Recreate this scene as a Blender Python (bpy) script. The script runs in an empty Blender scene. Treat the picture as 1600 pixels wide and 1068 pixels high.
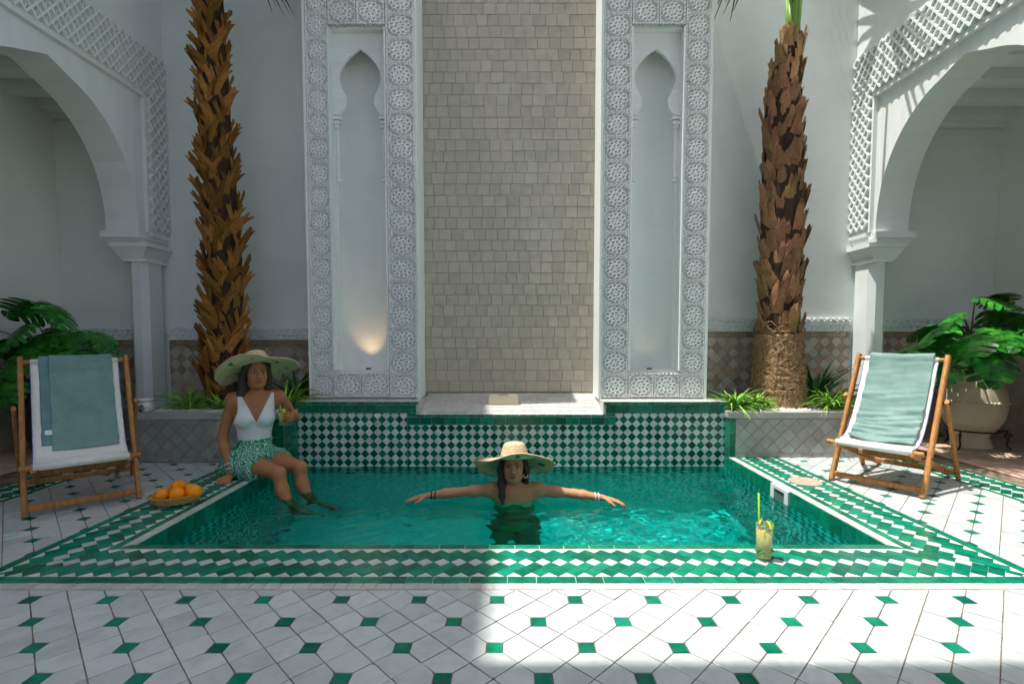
import bpy, math, random
import numpy as np
from mathutils import Vector, Matrix, Euler, noise

R = math.radians
random.seed(7)
rng = np.random.default_rng(11)
sc = bpy.context.scene
col = sc.collection

# ------------------------------------------------------------------ camera, sky, sun, exposure
cam_d = bpy.data.cameras.new('camera')
cam = bpy.data.objects.new('camera', cam_d)
col.objects.link(cam)
sc.camera = cam
cam.location = (0.0, 0.0, 1.0)
cam.rotation_euler = (R(87.0), 0, 0)
cam_d.sensor_width = 36.0
cam_d.lens = 786.0 / 1600.0 * 36.0
cam_d.shift_y = 34.2 / 1600.0
cam_d.shift_x = 1.0 / 1600.0
cam_d.clip_start = 0.05
cam_d.clip_end = 500.0

SX, SY = 0.33, 0.02                      # how far a ray travels right / back for each metre it falls
sun_dir = Vector((-SX, -SY, 1.0)).normalized()
world = bpy.data.worlds.new('World')
sc.world = world
world.use_nodes = True
wn = world.node_tree
sky = wn.nodes.new('ShaderNodeTexSky')
sky.sky_type = 'NISHITA'
sky.sun_disc = False
sky.sun_elevation = math.asin(sun_dir.z)
sky.sun_rotation = math.atan2(sun_dir.x, sun_dir.y)
sky.dust_density = 4.0
sky.ozone_density = 1.0
wn.links.new(sky.outputs[0], wn.nodes['Background'].inputs[0])
wn.nodes['Background'].inputs[1].default_value = 0.11
sun_d = bpy.data.lights.new('sun', 'SUN')
sun_d.energy = 3.8
sun_d.angle = R(0.53)
sun_d.color = (1.0, 0.955, 0.89)
sun_d.cycles.is_caustics_light = True
sun = bpy.data.objects.new('sun', sun_d)
sun.rotation_euler = (-sun_dir).to_track_quat('-Z', 'Y').to_euler()
sun.location = (-3, 1, 12)
col.objects.link(sun)
sc.view_settings.view_transform = 'Standard'
sc.view_settings.look = 'None'
sc.view_settings.gamma = 1.0
sc.view_settings.exposure = 0.85
sc.cycles.use_denoising = True
sc.cycles.max_bounces = 10
sc.cycles.diffuse_bounces = 7
sc.cycles.use_adaptive_sampling = True
sc.cycles.adaptive_threshold = 0.03
sc.cycles.glossy_bounces = 4
sc.cycles.transmission_bounces = 8
sc.cycles.transparent_max_bounces = 8
sc.cycles.caustics_refractive = True
sc.cycles.caustics_reflective = False
sc.cycles.blur_glossy = 0.4
sc.cycles.sample_clamp_indirect = 6.0

# ------------------------------------------------------------------ materials
MATS = {}
def material(name, c1, c2=None, rough=0.6, scale=8.0, detail=4.0, var=0.0, bump=0.0, bump_scale=None,
             spec=0.5, stretch=(1, 1, 1), lo=0.35, hi=0.65, coat=0.0, hue=0.0, sss=0.0, rvar=0.0, caustic=False):
    m = bpy.data.materials.new(name)
    m.use_nodes = True
    nt = m.node_tree
    p = nt.nodes['Principled BSDF']
    N = nt.nodes.new
    L = nt.links.new
    tc = N('ShaderNodeTexCoord')
    mp = N('ShaderNodeMapping'); mp.inputs['Scale'].default_value = stretch
    oi = N('ShaderNodeObjectInfo')
    geo = N('ShaderNodeNewGeometry')
    rsum = N('ShaderNodeMath'); rsum.operation = 'ADD'
    L(oi.outputs['Random'], rsum.inputs[0]); L(geo.outputs['Random Per Island'], rsum.inputs[1])
    rnd = N('ShaderNodeMath'); rnd.operation = 'FRACT'; L(rsum.outputs[0], rnd.inputs[0])
    off = N('ShaderNodeVectorMath'); off.operation = 'ADD'
    sc3 = N('ShaderNodeVectorMath'); sc3.operation = 'SCALE'
    cmb = N('ShaderNodeCombineXYZ')
    for k in range(3): L(rnd.outputs[0], cmb.inputs[k])
    L(cmb.outputs[0], sc3.inputs[0]); sc3.inputs['Scale'].default_value = 37.0
    L(tc.outputs['Object'], mp.inputs[0]); L(mp.outputs[0], off.inputs[0]); L(sc3.outputs[0], off.inputs[1])
    nz = N('ShaderNodeTexNoise'); nz.inputs['Scale'].default_value = scale; nz.inputs['Detail'].default_value = detail
    nz.inputs['Roughness'].default_value = 0.6
    L(off.outputs[0], nz.inputs['Vector'])
    ramp = N('ShaderNodeMapRange'); ramp.inputs[1].default_value = lo; ramp.inputs[2].default_value = hi
    L(nz.outputs['Fac'], ramp.inputs[0])
    mix = N('ShaderNodeMix'); mix.data_type = 'RGBA'
    mix.inputs[6].default_value = (*c1, 1); mix.inputs[7].default_value = (*(c2 or c1), 1)
    L(ramp.outputs[0], mix.inputs[0])
    hsv = N('ShaderNodeHueSaturation')
    vr = N('ShaderNodeMapRange'); vr.inputs[3].default_value = 1.0 - var; vr.inputs[4].default_value = 1.0 + var
    L(rnd.outputs[0], vr.inputs[0]); L(vr.outputs[0], hsv.inputs['Value'])
    if hue:
        h1 = N('ShaderNodeMath'); h1.operation = 'MULTIPLY'; h1.inputs[1].default_value = 7.31; L(rnd.outputs[0], h1.inputs[0])
        h2 = N('ShaderNodeMath'); h2.operation = 'FRACT'; L(h1.outputs[0], h2.inputs[0])
        hr = N('ShaderNodeMapRange'); hr.inputs[3].default_value = 0.5 - hue; hr.inputs[4].default_value = 0.5 + hue
        L(h2.outputs[0], hr.inputs[0]); L(hr.outputs[0], hsv.inputs['Hue'])
    L(mix.outputs[2], hsv.inputs['Color'])
    L(hsv.outputs[0], p.inputs['Base Color'])
    p.inputs['Roughness'].default_value = rough
    if rvar:
        rr = N('ShaderNodeMapRange'); rr.inputs[3].default_value = max(0.02, rough - rvar); rr.inputs[4].default_value = min(1, rough + rvar)
        L(nz.outputs['Fac'], rr.inputs[0]); L(rr.outputs[0], p.inputs['Roughness'])
    p.inputs['Specular IOR Level'].default_value = spec
    if coat: p.inputs['Coat Weight'].default_value = coat; p.inputs['Coat Roughness'].default_value = 0.08
    if sss:
        p.inputs['Subsurface Weight'].default_value = sss
        p.inputs['Subsurface Radius'].default_value = (0.012, 0.004, 0.002)
    if bump:
        nb = N('ShaderNodeTexNoise'); nb.inputs['Scale'].default_value = bump_scale or scale * 3
        nb.inputs['Detail'].default_value = 5
        L(off.outputs[0], nb.inputs['Vector'])
        bp = N('ShaderNodeBump'); bp.inputs['Strength'].default_value = bump; bp.inputs['Distance'].default_value = 0.01
        L(nb.outputs['Fac'], bp.inputs['Height']); L(bp.outputs[0], p.inputs['Normal'])
    MATS[name] = m
    return m

material('plaster', (0.83, 0.865, 0.845), (0.715, 0.765, 0.74), rough=0.75, scale=1.7, detail=9, lo=0.3, hi=0.75, bump=0.10, bump_scale=9, spec=0.25)
material('carved', (0.86, 0.885, 0.87), (0.81, 0.84, 0.825), rough=0.7, scale=5, var=0.02, spec=0.25)
material('gallery_plaster', (0.82, 0.84, 0.80), (0.77, 0.79, 0.75), rough=0.8, scale=1.2, detail=6, bump=0.05, bump_scale=12, spec=0.2)
material('white_tile', (0.50, 0.545, 0.535), (0.38, 0.42, 0.41), rough=0.22, scale=14, detail=6, var=0.09, bump=0.10, bump_scale=26, spec=0.45, lo=0.45, hi=0.8, rvar=0.08)
material('white_brick', (0.54, 0.54, 0.515), (0.42, 0.41, 0.385), rough=0.4, scale=20, var=0.08, bump=0.15, bump_scale=50)
material('green_tile', (0.001, 0.125, 0.072), (0.005, 0.20, 0.118), rough=0.16, scale=16, detail=6, var=0.32, bump=0.14, bump_scale=34, spec=0.3, hue=0.012, rvar=0.06)
material('light_checker', (0.66, 0.71, 0.685), (0.54, 0.60, 0.57), rough=0.2, scale=18, var=0.12, bump=0.12, bump_scale=40)
material('dark_checker', (0.001, 0.095, 0.05), (0.006, 0.15, 0.085), rough=0.14, scale=18, var=0.4, bump=0.14, bump_scale=40, spec=0.3, hue=0.02)
material('under_light', (0.20, 0.72, 0.66), (0.14, 0.60, 0.55), rough=0.3, scale=18, var=0.12)  # water's teal tint and scatter put into both underwater tile colours
material('under_dark', (0.004, 0.15, 0.135), (0.01, 0.2, 0.18), rough=0.3, scale=18, var=0.25)
material('grout', (0.27, 0.215, 0.165), (0.12, 0.085, 0.06), rough=0.95, scale=9, detail=6, bump=0.3, bump_scale=90, spec=0.1)
material('pale_grout', (0.62, 0.64, 0.60), (0.46, 0.47, 0.44), rough=0.9, scale=16, bump=0.2, bump_scale=80, spec=0.15)
material('pool_plaster', (0.008, 0.80, 0.72), (0.006, 0.68, 0.62), rough=0.6, scale=4)
material('beige_tile', (0.49, 0.445, 0.355), (0.42, 0.38, 0.30), rough=0.3, scale=11, detail=6, var=0.07, bump=0.16, bump_scale=22, hue=0.012, rvar=0.1)
material('beige_grout', (0.30, 0.27, 0.215), (0.22, 0.20, 0.16), rough=0.95, scale=20)
material('brown_tile', (0.42, 0.325, 0.235), (0.33, 0.25, 0.18), rough=0.28, scale=14, var=0.22, bump=0.15, bump_scale=30, hue=0.01)
material('greige_tile', (0.52, 0.475, 0.395), (0.42, 0.385, 0.315), rough=0.28, scale=14, var=0.15, bump=0.15, bump_scale=30)
material('grey_tile', (0.36, 0.365, 0.34), (0.29, 0.295, 0.275), rough=0.24, scale=12, var=0.14, bump=0.14, bump_scale=28)
material('grey_cement', (0.44, 0.44, 0.42), (0.36, 0.36, 0.34), rough=0.7, scale=10, bump=0.1)
material('brick_pink', (0.50, 0.34, 0.25), (0.60, 0.44, 0.34), rough=0.6, scale=20, var=0.14, bump=0.2, bump_scale=60, hue=0.008)
material('wood', (0.47, 0.225, 0.075), (0.30, 0.125, 0.036), rough=0.5, scale=9, detail=7, stretch=(6, 6, 0.6), bump=0.08, bump_scale=30, var=0.12, spec=0.25)
material('canvas', (0.74, 0.73, 0.68), (0.68, 0.67, 0.62), rough=0.9, scale=30, bump=0.1, bump_scale=350, spec=0.1)
material('towel', (0.26, 0.40, 0.37), (0.20, 0.33, 0.305), rough=1.0, scale=9, detail=6, bump=0.8, bump_scale=330, spec=0.05)
material('towel_fold', (0.18, 0.32, 0.33), (0.14, 0.26, 0.27), rough=1.0, scale=9, bump=0.8, bump_scale=160, spec=0.05)
material('blue_piping', (0.10, 0.13, 0.38), rough=0.9)
material('boot', (0.10, 0.035, 0.006), (0.50, 0.24, 0.06), rough=0.62, scale=7, detail=7, stretch=(9, 9, 1.2), var=0.42, bump=0.45, bump_scale=20, hue=0.012, spec=0.12)
material('boot_purple', (0.12, 0.05, 0.025), (0.50, 0.27, 0.13), rough=0.62, scale=7, detail=7, stretch=(9, 9, 1.2), var=0.32, bump=0.45, bump_scale=20, hue=0.015, spec=0.2)
material('boot_gold', (0.36, 0.19, 0.075), (0.50, 0.30, 0.13), rough=0.6, scale=7, detail=7, stretch=(9, 9, 1.2), var=0.25, bump=0.3, bump_scale=20, spec=0.3)
material('bark', (0.018, 0.008, 0.003), (0.07, 0.03, 0.010), rough=0.9, scale=18, stretch=(2, 2, 0.6), bump=0.8, bump_scale=30)  # near black stands in for shade in the gaps between leaf bases
material('fibre', (0.17, 0.095, 0.045), (0.50, 0.32, 0.17), rough=0.95, scale=16, detail=8, stretch=(3.5, 3.5, 1.0), bump=1.0, bump_scale=40)
material('petiole', (0.10, 0.26, 0.03), (0.22, 0.36, 0.06), rough=0.4, scale=6, stretch=(14, 14, 0.4))
material('frond', (0.07, 0.13, 0.03), (0.12, 0.16, 0.045), rough=0.5, scale=6, var=0.25)
material('frond_dry', (0.12, 0.08, 0.045), (0.08, 0.055, 0.03), rough=0.8, scale=6, var=0.25)
material('monstera_leaf', (0.005, 0.075, 0.007), (0.035, 0.25, 0.02), rough=0.32, scale=6, var=0.4, spec=0.28, hue=0.01)  # darkest green stands in for shadow among the leaves
material('stem_green', (0.07, 0.17, 0.04), (0.10, 0.20, 0.06), rough=0.5, scale=8)
material('spider_leaf', (0.10, 0.30, 0.022), (0.32, 0.50, 0.10), rough=0.45, spec=0.2, scale=9, var=0.3, hue=0.015)
material('dark_leaf', (0.012, 0.085, 0.008), (0.03, 0.14, 0.014), rough=0.45, spec=0.2, scale=9, var=0.3)
material('pebble', (0.76, 0.75, 0.71), (0.60, 0.585, 0.54), rough=0.6, scale=12, var=0.14)
material('soil', (0.12, 0.10, 0.08), (0.06, 0.05, 0.04), rough=1.0, scale=20, bump=0.6)
material('urn_clay', (0.66, 0.59, 0.43), (0.56, 0.50, 0.36), rough=0.65, scale=3.5, detail=7, bump=0.15, bump_scale=22)
material('dark_pot', (0.035, 0.03, 0.028), (0.05, 0.042, 0.036), rough=0.5, scale=6)
material('iron', (0.015, 0.015, 0.015), rough=0.5)
material('straw', (0.66, 0.53, 0.35), (0.52, 0.39, 0.24), rough=0.75, scale=42, detail=5, stretch=(1, 1, 3), bump=0.5, bump_scale=60, spec=0.2)
material('hair', (0.022, 0.012, 0.008), (0.045, 0.025, 0.015), rough=0.42, scale=30, stretch=(8, 8, 0.7), bump=0.5, bump_scale=60)
material('white_cloth', (0.76, 0.78, 0.80), (0.70, 0.73, 0.75), rough=0.85, scale=7, bump=0.12, bump_scale=18, spec=0.15)
material('green_cloth', (0.03, 0.32, 0.12), (0.04, 0.38, 0.15), rough=0.7, scale=10)
material('orange_peel', (0.85, 0.23, 0.003), (0.90, 0.33, 0.006), rough=0.4, spec=0.3, scale=3.5, var=0.10, bump=0.25, bump_scale=90)
material('wicker', (0.52, 0.36, 0.12), (0.36, 0.22, 0.06), rough=0.7, scale=30, var=0.1, bump=0.4, bump_scale=90)
material('lemon', (0.80, 0.58, 0.03), (0.86, 0.70, 0.12), rough=0.4, scale=20)
material('mint', (0.06, 0.22, 0.02), (0.14, 0.34, 0.05), rough=0.45, scale=20, var=0.3)
material('green_straw', (0.28, 0.62, 0.02), rough=0.35)
material('ceramic', (0.72, 0.73, 0.72), rough=0.25)
material('ceramic_dark', (0.08, 0.09, 0.10), rough=0.5)
material('white_plastic', (0.70, 0.73, 0.73), (0.62, 0.66, 0.66), rough=0.4, scale=10)
material('dark_inside', (0.10, 0.13, 0.12), rough=0.5)
material('drain_stone', (0.42, 0.36, 0.27), (0.32, 0.27, 0.20), rough=0.7, scale=14, bump=0.3)
material('eye_white', (0.75, 0.73, 0.70), rough=0.2)
material('eye_dark', (0.02, 0.012, 0.01), rough=0.15)
material('silver', (0.75, 0.74, 0.72), rough=0.3)
material('navy_cord', (0.015, 0.02, 0.08), rough=0.7)
material('ceiling_paint', (0.82, 0.835, 0.80), (0.77, 0.785, 0.75), rough=0.8, scale=3)

def glass_mat(name, color, rough=0.0, ior=1.45):
    m = bpy.data.materials.new(name); m.use_nodes = True
    p = m.node_tree.nodes['Principled BSDF']
    p.inputs['Base Color'].default_value = (*color, 1); p.inputs['Transmission Weight'].default_value = 1.0
    p.inputs['Roughness'].default_value = rough; p.inputs['IOR'].default_value = ior
    MATS[name] = m; return m
def water_mat():
    m = bpy.data.materials.new('water_surface'); m.use_nodes = True; nt = m.node_tree
    for n_ in list(nt.nodes):
        if n_.type == 'BSDF_PRINCIPLED': nt.nodes.remove(n_)
    rf = nt.nodes.new('ShaderNodeBsdfRefraction'); rf.inputs['Color'].default_value = (0.36, 1.0, 0.97, 1); rf.inputs['IOR'].default_value = 1.33; rf.inputs['Roughness'].default_value = 0.0
    gl = nt.nodes.new('ShaderNodeBsdfGlossy'); gl.inputs['Color'].default_value = (1, 1, 1, 1); gl.inputs['Roughness'].default_value = 0.0
    fz = nt.nodes.new('ShaderNodeFresnel'); fz.inputs['IOR'].default_value = 1.33
    ml = nt.nodes.new('ShaderNodeMath'); ml.operation = 'MULTIPLY'; ml.inputs[1].default_value = 0.6; nt.links.new(fz.outputs[0], ml.inputs[0])
    mx = nt.nodes.new('ShaderNodeMixShader'); nt.links.new(ml.outputs[0], mx.inputs[0]); nt.links.new(rf.outputs[0], mx.inputs[1]); nt.links.new(gl.outputs[0], mx.inputs[2])
    nt.links.new(mx.outputs[0], nt.nodes['Material Output'].inputs['Surface']); MATS['water_surface'] = m
water_mat()
material('glass', (0.85, 0.92, 0.88), rough=0.05); MATS['glass'].node_tree.nodes['Principled BSDF'].inputs['Alpha'].default_value = 0.10
material('lemonade', (0.50, 0.36, 0.018), (0.34, 0.36, 0.03), rough=0.25, scale=30)

def vcol_material(name, rough=0.5, sss=0.08):
    m = bpy.data.materials.new(name); m.use_nodes = True
    nt = m.node_tree; p = nt.nodes['Principled BSDF']
    a = nt.nodes.new('ShaderNodeVertexColor'); a.layer_name = 'Col'
    nz = nt.nodes.new('ShaderNodeTexNoise'); nz.inputs['Scale'].default_value = 18; nz.inputs['Detail'].default_value = 5
    mr = nt.nodes.new('ShaderNodeMapRange'); mr.inputs[3].default_value = 0.88; mr.inputs[4].default_value = 1.1
    hs = nt.nodes.new('ShaderNodeHueSaturation')
    nt.links.new(nz.outputs['Fac'], mr.inputs[0]); nt.links.new(mr.outputs[0], hs.inputs['Value'])
    nt.links.new(a.outputs[0], hs.inputs['Color']); nt.links.new(hs.outputs[0], p.inputs['Base Color'])
    p.inputs['Roughness'].default_value = rough
    p.inputs['Specular IOR Level'].default_value = 0.22
    p.inputs['Subsurface Weight'].default_value = sss
    p.inputs['Subsurface Radius'].default_value = (0.012, 0.005, 0.003)
    p.inputs['Subsurface Scale'].default_value = 1.0
    MATS[name] = m
vcol_material('skin')

def print_cloth():
    m = bpy.data.materials.new('print_cloth'); m.use_nodes = True
    nt = m.node_tree; N = nt.nodes.new; L = nt.links.new; p = nt.nodes['Principled BSDF']
    tc = N('ShaderNodeTexCoord')
    nz = N('ShaderNodeTexNoise'); nz.inputs['Scale'].default_value = 14; nz.inputs['Detail'].default_value = 3
    L(tc.outputs['Object'], nz.inputs['Vector'])
    ad = N('ShaderNodeVectorMath'); ad.operation = 'ADD'
    sl = N('ShaderNodeVectorMath'); sl.operation = 'SCALE'; sl.inputs['Scale'].default_value = 0.05
    L(nz.outputs['Color'], sl.inputs[0]); L(tc.outputs['Object'], ad.inputs[0]); L(sl.outputs[0], ad.inputs[1])
    wv = N('ShaderNodeTexVoronoi'); wv.distance = 'MANHATTAN'; wv.inputs['Scale'].default_value = 17
    L(ad.outputs[0], wv.inputs['Vector'])
    sn = N('ShaderNodeMath'); sn.operation = 'SINE'
    ml = N('ShaderNodeMath'); ml.operation = 'MULTIPLY'; ml.inputs[1].default_value = 17
    L(wv.outputs['Distance'], ml.inputs[0]); L(ml.outputs[0], sn.inputs[0])
    cr = N('ShaderNodeValToRGB'); cr.color_ramp.elements[0].color = (0.012, 0.25, 0.15, 1); cr.color_ramp.elements[0].position = 0.25
    cr.color_ramp.elements[1].color = (0.62, 0.80, 0.70, 1); cr.color_ramp.elements[1].position = 0.85
    e = cr.color_ramp.elements.new(0.6); e.color = (0.06, 0.46, 0.30, 1)
    L(sn.outputs[0], cr.inputs[0]); L(cr.outputs[0], p.inputs['Base Color']); p.inputs['Roughness'].default_value = 0.8
    MATS['print_cloth'] = m
print_cloth()

def straw_under():
    m = bpy.data.materials.new('straw_under'); m.use_nodes = True
    nt = m.node_tree; N = nt.nodes.new; L = nt.links.new; p = nt.nodes['Principled BSDF']
    tc = N('ShaderNodeTexCoord')
    vl = N('ShaderNodeVectorMath'); vl.operation = 'LENGTH'; L(tc.outputs['Object'], vl.inputs[0])
    nz = N('ShaderNodeTexNoise'); nz.inputs['Scale'].default_value = 11; nz.inputs['Detail'].default_value = 2
    L(tc.outputs['Object'], nz.inputs['Vector'])
    m1 = N('ShaderNodeMath'); m1.operation = 'GREATER_THAN'; m1.inputs[1].default_value = 0.585; L(nz.outputs['Fac'], m1.inputs[0])
    m2 = N('ShaderNodeMath'); m2.operation = 'LESS_THAN'; m2.inputs[1].default_value = 0.225; L(vl.outputs['Value'], m2.inputs[0])
    m4 = N('ShaderNodeMath'); m4.operation = 'GREATER_THAN'; m4.inputs[1].default_value = 0.13; L(vl.outputs['Value'], m4.inputs[0])
    m3 = N('ShaderNodeMath'); m3.operation = 'MULTIPLY'; L(m1.outputs[0], m3.inputs[0]); L(m2.outputs[0], m3.inputs[1])
    m5 = N('ShaderNodeMath'); m5.operation = 'MULTIPLY'; L(m3.outputs[0], m5.inputs[0]); L(m4.outputs[0], m5.inputs[1])
    rs = N('ShaderNodeMath'); rs.operation = 'MULTIPLY'; rs.inputs[1].default_value = 420.0; L(vl.outputs['Value'], rs.inputs[0])
    rn = N('ShaderNodeMath'); rn.operation = 'SINE'; L(rs.outputs[0], rn.inputs[0])
    n3 = N('ShaderNodeTexNoise'); n3.inputs['Scale'].default_value = 60; L(tc.outputs['Object'], n3.inputs['Vector'])
    n2 = N('ShaderNodeMath'); n2.operation = 'MULTIPLY_ADD'; n2.inputs[1].default_value = 0.38; L(rn.outputs[0], n2.inputs[0]); L(n3.outputs['Fac'], n2.inputs[2])
    mx0 = N('ShaderNodeMix'); mx0.data_type = 'RGBA'; mx0.inputs[6].default_value = (0.70, 0.68, 0.42, 1); mx0.inputs[7].default_value = (0.42, 0.43, 0.22, 1)
    L(n2.outputs[0], mx0.inputs[0])
    mx = N('ShaderNodeMix'); mx.data_type = 'RGBA'; mx.inputs[7].default_value = (0.03, 0.22, 0.10, 1)
    L(mx0.outputs[2], mx.inputs[6]); L(m5.outputs[0], mx.inputs[0]); L(mx.outputs[2], p.inputs['Base Color'])
    p.inputs['Roughness'].default_value = 0.8
    MATS['straw_under'] = m
straw_under()

# ------------------------------------------------------------------ object helpers
def link(name, me, parent=None, loc=None, rot=None, scale=None):
    o = bpy.data.objects.new(name, me)
    col.objects.link(o)
    if parent is not None: o.parent = parent
    if loc is not None: o.location = loc
    if rot is not None: o.rotation_euler = rot
    if scale is not None: o.scale = scale
    return o

def tag(o, label=None, cat=None, group=None, kind=None):
    if label: o['label'] = label
    if cat: o['category'] = cat
    if group: o['group'] = group
    if kind: o['kind'] = kind
    return o

def empty(name, loc=(0, 0, 0), rz=0.0, label=None, cat=None, group=None, kind=None):
    o = bpy.data.objects.new(name, None)
    o.empty_display_size = 0.1
    col.objects.link(o); o.location = loc; o.rotation_euler = (0, 0, rz)
    return tag(o, label, cat, group, kind)

class MB:
    """collects polygons, builds one mesh object"""
    def __init__(s): s.v = []; s.f = []
    def quadbox(s, pts):
        """8 points: bottom loop of 4 then top loop of 4"""
        b = len(s.v); s.v += [tuple(p) for p in pts]
        s.f += [(b+3, b+2, b+1, b), (b+4, b+5, b+6, b+7)]
        for i in range(4):
            j = (i + 1) % 4
            s.f.append((b+i, b+j, b+4+j, b+4+i))
        return s
    def box(s, lo, hi):
        (a, b, c), (d, e, f) = lo, hi
        return s.quadbox([(a, b, c), (d, b, c), (d, e, c), (a, e, c), (a, b, f), (d, b, f), (d, e, f), (a, e, f)])
    def frustum(s, cx, cy, z0, z1, ax0, ay0, ax1, ay1):
        return s.quadbox([(cx-ax0, cy-ay0, z0), (cx+ax0, cy-ay0, z0), (cx+ax0, cy+ay0, z0), (cx-ax0, cy+ay0, z0),
                          (cx-ax1, cy-ay1, z1), (cx+ax1, cy-ay1, z1), (cx+ax1, cy+ay1, z1), (cx-ax1, cy+ay1, z1)])
    def bar(s, a, b, w, d, up=(0, 0, 1)):
        """rectangular bar from a to b; w across, d along the up-ish side"""
        a, b, up = Vector(a), Vector(b), Vector(up)
        t = (b - a).normalized()
        x = t.cross(up).normalized(); y = x.cross(t).normalized()
        q = [(-w/2, -d/2), (w/2, -d/2), (w/2, d/2), (-w/2, d/2)]
        return s.quadbox([a + x*i + y*j for i, j in q] + [b + x*i + y*j for i, j in q])
    def rbar(s, a, b, w, d, up=(0, 0, 1), c=0.25):
        """bar with chamfered edges (8 sided)"""
        a, b, up = Vector(a), Vector(b), Vector(up)
        t = (b - a).normalized(); x = t.cross(up).normalized(); y = x.cross(t).normalized()
        k = c * min(w, d); hw, hd = w/2, d/2
        q = [(-hw+k, -hd), (hw-k, -hd), (hw, -hd+k), (hw, hd-k), (hw-k, hd), (-hw+k, hd), (-hw, hd-k), (-hw, -hd+k)]
        n = 8; bs = len(s.v)
        s.v += [tuple(a + x*i + y*j) for i, j in q] + [tuple(b + x*i + y*j) for i, j in q]
        s.f.append(tuple(bs+i for i in reversed(range(n)))); s.f.append(tuple(bs+n+i for i in range(n)))
        for i in range(n):
            j = (i+1) % n; s.f.append((bs+i, bs+j, bs+n+j, bs+n+i))
        return s
    def tube(s, pts, rad, n=8, cap=True):
        pts = [Vector(p) for p in pts]; rads = rad if hasattr(rad, '__len__') else [rad]*len(pts)
        bs = len(s.v); prev = None
        for i, p in enumerate(pts):
            t = (pts[min(i+1, len(pts)-1)] - pts[max(i-1, 0)]).normalized()
            if prev is None:
                ref = Vector((0, 0, 1)) if abs(t.z) < 0.9 else Vector((1, 0, 0))
                x = t.cross(ref).normalized()
            else:
                x = (prev - t*prev.dot(t)).normalized()
            prev = x; y = t.cross(x)
            for k in range(n):
                a = 2*math.pi*k/n
                s.v.append(tuple(p + (x*math.cos(a) + y*math.sin(a))*rads[i]))
        for i in range(len(pts)-1):
            for k in range(n):
                j = (k+1) % n
                s.f.append((bs+i*n+k, bs+i*n+j, bs+(i+1)*n+j, bs+(i+1)*n+k))
        if cap:
            s.f.append(tuple(bs+k for k in reversed(range(n)))); e = bs+(len(pts)-1)*n
            s.f.append(tuple(e+k for k in range(n)))
        return s
    def lathe(s, prof, n=32, c=(0, 0, 0), warp=None):
        bs = len(s.v)
        for (r, z) in prof:
            for k in range(n):
                a = 2*math.pi*k/n
                p = (r*math.cos(a), r*math.sin(a), z)
                if warp: p = warp(p, r, a)
                s.v.append((c[0]+p[0], c[1]+p[1], c[2]+p[2]))
        for i in range(len(prof)-1):
            for k in range(n):
                j = (k+1) % n
                s.f.append((bs+i*n+k, bs+i*n+j, bs+(i+1)*n+j, bs+(i+1)*n+k))
        return s
    def sphere(s, c, r, n=12, m=8):
        rr = r if hasattr(r, '__len__') else (r, r, r); bs = len(s.v)
        s.v.append((c[0], c[1], c[2]-rr[2]))
        for i in range(1, m):
            b = -math.pi/2 + math.pi*i/m
            for k in range(n):
                a = 2*math.pi*k/n
                s.v.append((c[0]+rr[0]*math.cos(b)*math.cos(a), c[1]+rr[1]*math.cos(b)*math.sin(a), c[2]+rr[2]*math.sin(b)))
        s.v.append((c[0], c[1], c[2]+rr[2])); top = len(s.v)-1
        for k in range(n):
            j = (k+1) % n
            s.f.append((bs, bs+1+j, bs+1+k)); s.f.append((top, bs+1+(m-2)*n+k, bs+1+(m-2)*n+j))
        for i in range(m-2):
            for k in range(n):
                j = (k+1) % n; a = bs+1+i*n
                s.f.append((a+k, a+j, a+n+j, a+n+k))
        return s
    def poly(s, outline, z0, z1, inset=0.0):
        """prism with inset top from a convex 2D outline, no bottom"""
        n = len(outline); bs = len(s.v)
        cx = sum(p[0] for p in outline)/n; cy = sum(p[1] for p in outline)/n
        s.v += [(x, y, z0) for x, y in outline]
        s.v += [(x, y, z1-inset*0.6) for x, y in outline] if inset else []
        def ins(x, y):
            d = math.hypot(x-cx, y-cy) or 1.0
            return (x - (x-cx)/d*inset*1.3, y - (y-cy)/d*inset*1.3, z1)
        s.v += [ins(x, y) for x, y in outline]
        L = 3 if inset else 2
        for l in range(L-1):
            for i in range(n):
                j = (i+1) % n
                s.f.append((bs+l*n+i, bs+l*n+j, bs+(l+1)*n+j, bs+(l+1)*n+i))
        s.f.append(tuple(bs+(L-1)*n+i for i in range(n)))
        return s
    def transform(s, M, start=0):
        s.v = s.v[:start] + [tuple(M @ Vector(p)) for p in s.v[start:]]
        return s
    def mesh(s, name, mat, smooth=False):
        me = bpy.data.meshes.new(name); me.from_pydata(s.v, [], s.f); me.update()
        if mat: me.materials.append(MATS[mat])
        if smooth: me.shade_smooth()
        return me
    def build(s, name, mat, parent=None, smooth=False, loc=None, rot=None):
        return link(name, s.mesh(name, mat, smooth), parent, loc, rot)

def area2(p): return sum(p[i][0]*p[(i+1) % len(p)][1]-p[(i+1) % len(p)][0]*p[i][1] for i in range(len(p)))
def clip(poly, region):
    """Sutherland-Hodgman, region convex and counter-clockwise"""
    out = list(poly)
    for i in range(len(region)):
        (ax, ay), (bx, by) = region[i], region[(i+1) % len(region)]
        inside = lambda p: (bx-ax)*(p[1]-ay)-(by-ay)*(p[0]-ax) >= -1e-9
        src, out = out, []
        for k in range(len(src)):
            p, q = src[k-1], src[k]
            ip, iq = inside(p), inside(q)
            if ip != iq:
                d1 = (bx-ax)*(p[1]-ay)-(by-ay)*(p[0]-ax); d2 = (bx-ax)*(q[1]-ay)-(by-ay)*(q[0]-ax)
                t = d1/(d1-d2); out.append((p[0]+(q[0]-p[0])*t, p[1]+(q[1]-p[1])*t))
            if iq: out.append(q)
        if len(out) < 3: return []
    return out

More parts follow.
